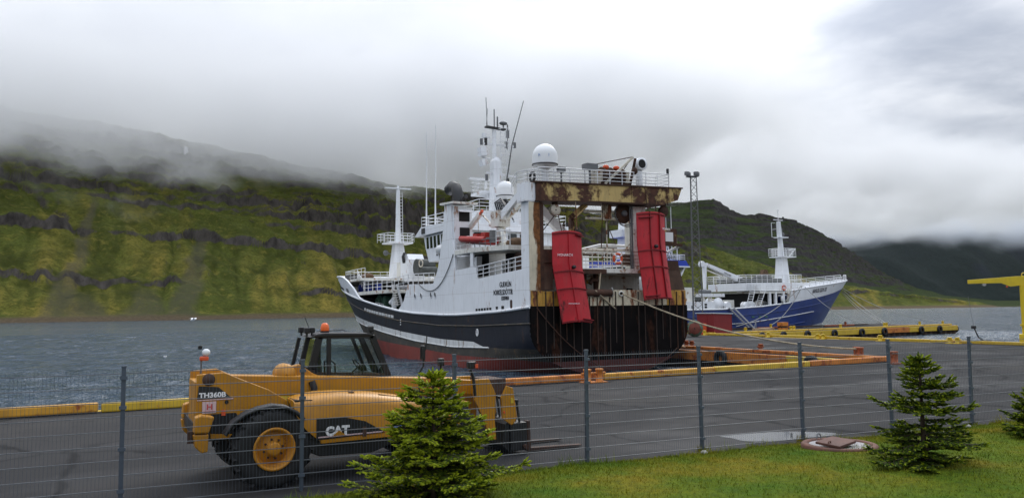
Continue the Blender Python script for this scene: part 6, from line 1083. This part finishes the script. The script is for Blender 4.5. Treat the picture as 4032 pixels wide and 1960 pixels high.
def spruce(loc, H, W, seed, label, bright=.5, gap=None, lean=0):
    """young spruce: whorls of drooping branches, each carrying flat sprays of twigs clad in needles"""
    R = random.Random(seed); T = empty('spruce_tree', loc, label, 'spruce tree', 'young spruces on the lawn'); z_ = Vector((0, 0, 1))
    MB().tube([(lean * .3 * math.sin(i), 0, H * i / 6) for i in range(7)], [.045 * (1 - i / 6.5) + .006 for i in range(7)], 8).build('trunk', 'bark', T)
    V = {k: ([], []) for k in ('needle_dark', 'needle_mid', 'needle_new')}; wood = MB()
    def tuft(p, d, L, w, key):
        """a twig covered in needles: three crossed blades with ragged tips"""
        vs, fs = V[key]; d = d.normalized(); a = d.cross(z_)
        a = a.normalized() if a.length > .01 else Vector((1, 0, 0)); b = a.cross(d)
        for k in range(3):
            t = math.pi * k / 3 + R.uniform(-.2, .2); s = (a * math.cos(t) + b * math.sin(t)) * w; o = len(vs)
            vs.extend([p - s * .5, p + s * .5, p + d * L * .55 + s, p + d * L, p + d * L * .55 - s]); fs.append((o, o + 1, o + 2, o + 3, o + 4))
    def spray(p, d, L, key_b):
        n = max(4, int(L / .022)); side = d.cross(z_).normalized()
        wood.cyl(p, p + d * L, .006, .003, n=4, caps=False)
        for i in range(n):
            t = (i + .5) / n; q = p + d * L * t; q.z -= .06 * L * t * t
            for sg in (-1, 1):
                if R.random() < .15: continue
                dd = (d * R.uniform(.5, .9) + side * sg * R.uniform(.6, 1.0) + z_ * R.uniform(-.28, .22)).normalized(); l2 = R.uniform(.05, .095) * (1.15 - .5 * t)
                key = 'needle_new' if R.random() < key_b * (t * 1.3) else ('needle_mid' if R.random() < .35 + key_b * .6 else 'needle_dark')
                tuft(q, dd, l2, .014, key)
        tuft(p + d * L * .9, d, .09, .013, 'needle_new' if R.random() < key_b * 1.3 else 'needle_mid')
    nw = 14
    for i in range(nw):
        f = i / (nw - 1); z = H * (.05 + .89 * f ** .95); reach = W / 2 * (1 - f) ** .82 * R.uniform(.72, 1.15) + .05; nb = R.choice((6, 7, 8)) if f < .8 else 5
        for k in range(nb):
            if R.random() < .10 or (gap and gap[0] < f < gap[1] and R.random() < .6): continue
            a = 2 * math.pi * (k + R.uniform(-.3, .3)) / nb + i * .8; L = reach * R.uniform(.5, 1.2); rise = R.uniform(-.05, .25) + .55 * f ** 2
            d = Vector((math.cos(a), math.sin(a), rise)).normalized(); p = Vector((0, 0, z)); m = max(2, int(L / .10)); pts = [p]
            for s in range(m):
                t = (s + 1) / m; pts.append(p + d * L * t + Vector((0, 0, -.30 * L * t * t + .22 * L * t ** 4)))
            wood.tube(pts, [.016 * (1 - .8 * s / m) * (1.2 - f) + .003 for s in range(m + 1)], 5)
            for s in range(1, m + 1):
                dd = (pts[s] - pts[s - 1]).normalized(); sd = dd.cross(z_).normalized(); t = s / m; sl = (.13 + .30 * L * (1.05 - t)) * R.uniform(.7, 1.2)
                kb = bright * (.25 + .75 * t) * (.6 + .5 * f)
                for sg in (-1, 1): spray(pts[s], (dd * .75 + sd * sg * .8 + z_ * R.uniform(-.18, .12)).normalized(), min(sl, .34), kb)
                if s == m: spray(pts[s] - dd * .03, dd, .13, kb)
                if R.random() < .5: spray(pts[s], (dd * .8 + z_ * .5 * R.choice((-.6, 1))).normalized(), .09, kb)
    for k in range(3):
        d = Vector((.1 * (k - 1), .05 * k, 1)).normalized(); spray(Vector((0, 0, H * .88)), d, H * (.06 + .06 * (k == 1)), bright)
    me = bpy.data.meshes.new('crown'); vs, fs, mi = [], [], []
    for j, k in enumerate(V): o = len(vs); vs += [tuple(v) for v in V[k][0]]; fs += [tuple(i + o for i in f) for f in V[k][1]]; mi += [j] * len(V[k][1]); me.materials.append(MAT[k])
    me.from_pydata(vs, [], fs); me.polygons.foreach_set('material_index', mi); put('crown', me, T); wood.build('branches', 'bark', T, fixn=False)
    return len(fs)
nt = spruce((4.22, 10.4, .02), 1.93, 2.5, 4, 'bright green young spruce in front of the telehandler', 1.15)
nt += spruce((12.35, 8.45, .1), 1.86, 1.78, 9, 'dark young spruce standing alone beside the round manhole', .42, (.36, .46))
nt += spruce((16.95, 9.0, .1), 1.12, 1.5, 21, 'young spruce cut by the right edge of the picture', .40)
print('spruce faces', nt)
def build_small():
    mat('well_rust', (.11, .045, .028), .8, var=.35, vscale=5); mat('well_grate', (.42, .40, .40), .6, var=.15, vscale=8); mat('well_lid', (.095, .040, .028), .75, var=.3, vscale=5)
    M = empty('manhole', (12.62, 10.38, .07), 'round rusty manhole ring with grate and small brown lid in the lawn', 'manhole')
    MB().lathe((0, 0, 0), [(.70, -.12), (.70, .07), (.67, .10), (.58, .10), (.56, .06), (.56, -.1)], 'Z', 40).build('ring', 'well_rust', M); MB().lathe((0, 0, .04), [(.001, 0), (.56, 0)], 'Z', 32).build('pit_cover', 'lamp_grey', M)
    for i in range(17):
        x = -.52 + i * .065; L = math.sqrt(max(.001, .55 ** 2 - x * x)); MB().bb(x - .018, x + .018, -L, L, .045, .075).build('grate_bar', 'well_grate', M)
    l = MB().xz([(-.32, 0), (.32, 0), (.32, .05), (-.32, .05)], -.24, .24).build('lid', 'well_lid', M, bevel=.012); l.location = (-.22, -.1, .13); l.rotation_euler = (rad(4), rad(-3), rad(12)); MB().tube([(-.28, 0, .05), (-.28, 0, .08), (-.2, 0, .08), (-.2, 0, .05)], .012, 5).build('lid_handle', 'well_rust', l)
    MB().tube([(.02 + .06 * math.cos(t), .5, .12 + .10 * math.sin(t)) for t in [i * math.pi / 8 for i in range(9)]], .014, 6).build('lifting_loop', 'lamp_grey', M)
    # puddle on the asphalt
    w_ = bpy.data.materials.new('puddle_water'); w_.use_nodes = True; b = w_.node_tree.nodes['Principled BSDF']; b.inputs['Base Color'].default_value = (.03, .03, .03, 1); b.inputs['Roughness'].default_value = .03; b.inputs['Specular IOR Level'].default_value = .8
    P = [(1.25 * math.cos(t) * (1 + .18 * math.sin(3 * t + 1)), .52 * math.sin(t) * (1 + .2 * math.sin(2 * t))) for t in [i * 2 * math.pi / 36 for i in range(36)]]
    tag(MB().xy(P, .001, .005).build('puddle', w_, None, (13.0, 12.35, 0), rad(-20)), 'shallow puddle on the asphalt behind the fence near the manhole', 'puddle')
    # gull over the water and one afloat
    mat('gull_white', (.78, .78, .78), .7); mat('gull_grey', (.35, .36, .38), .7)
    def gull(loc, rz, label, fly):
        mb = MB(); secs = [(-.24, .012, 0), (-.16, .05, 0), (0, .075, 0), (.12, .06, .01), (.19, .042, .035), (.25, .03, .04), (.29, .006, .035)]; V = []
        for x, r_, dz in secs: V += [(x, r_ * math.cos(t), dz + r_ * math.sin(t)) for t in [i * math.pi / 4 for i in range(8)]]
        mb.add(V, [(i * 8 + j, (i + 1) * 8 + j, (i + 1) * 8 + (j + 1) % 8, i * 8 + (j + 1) % 8) for i in range(6) for j in range(8)], True)
        g = mb.build('gull', 'gull_white', None, loc, rz); tag(g, label, 'gull', 'gulls')
        for s in (-1, 1):
            if fly: W_ = MB().add([(.10, s * .05, .03), (.16, s * .32, .17), (.02, s * .70, .10), (-.10, s * .62, .08), (-.05, s * .3, .14), (-.08, s * .05, .03)], [(0, 1, 4, 5), (1, 2, 3, 4)])
            else: W_ = MB().add([(.10, s * .07, .03), (-.2, s * .05, .06), (-.26, s * .01, .05), (-.05, s * .03, .09)], [(0, 1, 2, 3)])
            W_.add([(p[0], p[1], p[2] + .012) for p in W_.v[:]], [tuple(i + 0 for i in f[::-1]) for f in W_.f[:]]); W_.build('wing', 'gull_grey' if not fly else 'gull_white', g, fixn=False)
        MB().cyl((.28, 0, .035), (.34, 0, .025), .012, .003, n=6).build('beak', 'bollard_yellow', g); return g
    g = gull((5.92, 61.7, 2.37), rad(20), 'white gull flying low over the water by the far shore line', True); g.scale = (.85,) * 3
    g = gull((5.2, 78.3, WATER_Z + .05), rad(60), 'small white gull floating on the water left of the telehandler', False); g.scale = (1.1,) * 3
    # pale pebbles at the lawn edge
    mat('pebble', (.35, .34, .31), .8, var=.3, vscale=8); R = random.Random(8)
    for i, (x, dy, lab) in enumerate(((5.9, -.28, 'pale pebble on the lawn edge right of the bright spruce, leftmost'), (6.15, -.30, 'pale pebble on the lawn edge next to the leftmost one'), (10.2, -.38, 'pale pebble on the lawn edge between two fence posts'), (17.4, -.4, 'pale pebble on the lawn edge beside the right hand spruce'))):
        mb = MB(); mb.ball((0, 0, .03), .06, 8, 5, (1.3, 1, .7)); tag(mb.build('pebble', 'pebble', None, (x, FY(x) + dy, .03), R.random()), lab, 'pebble', 'pebbles on the lawn edge')
build_small()
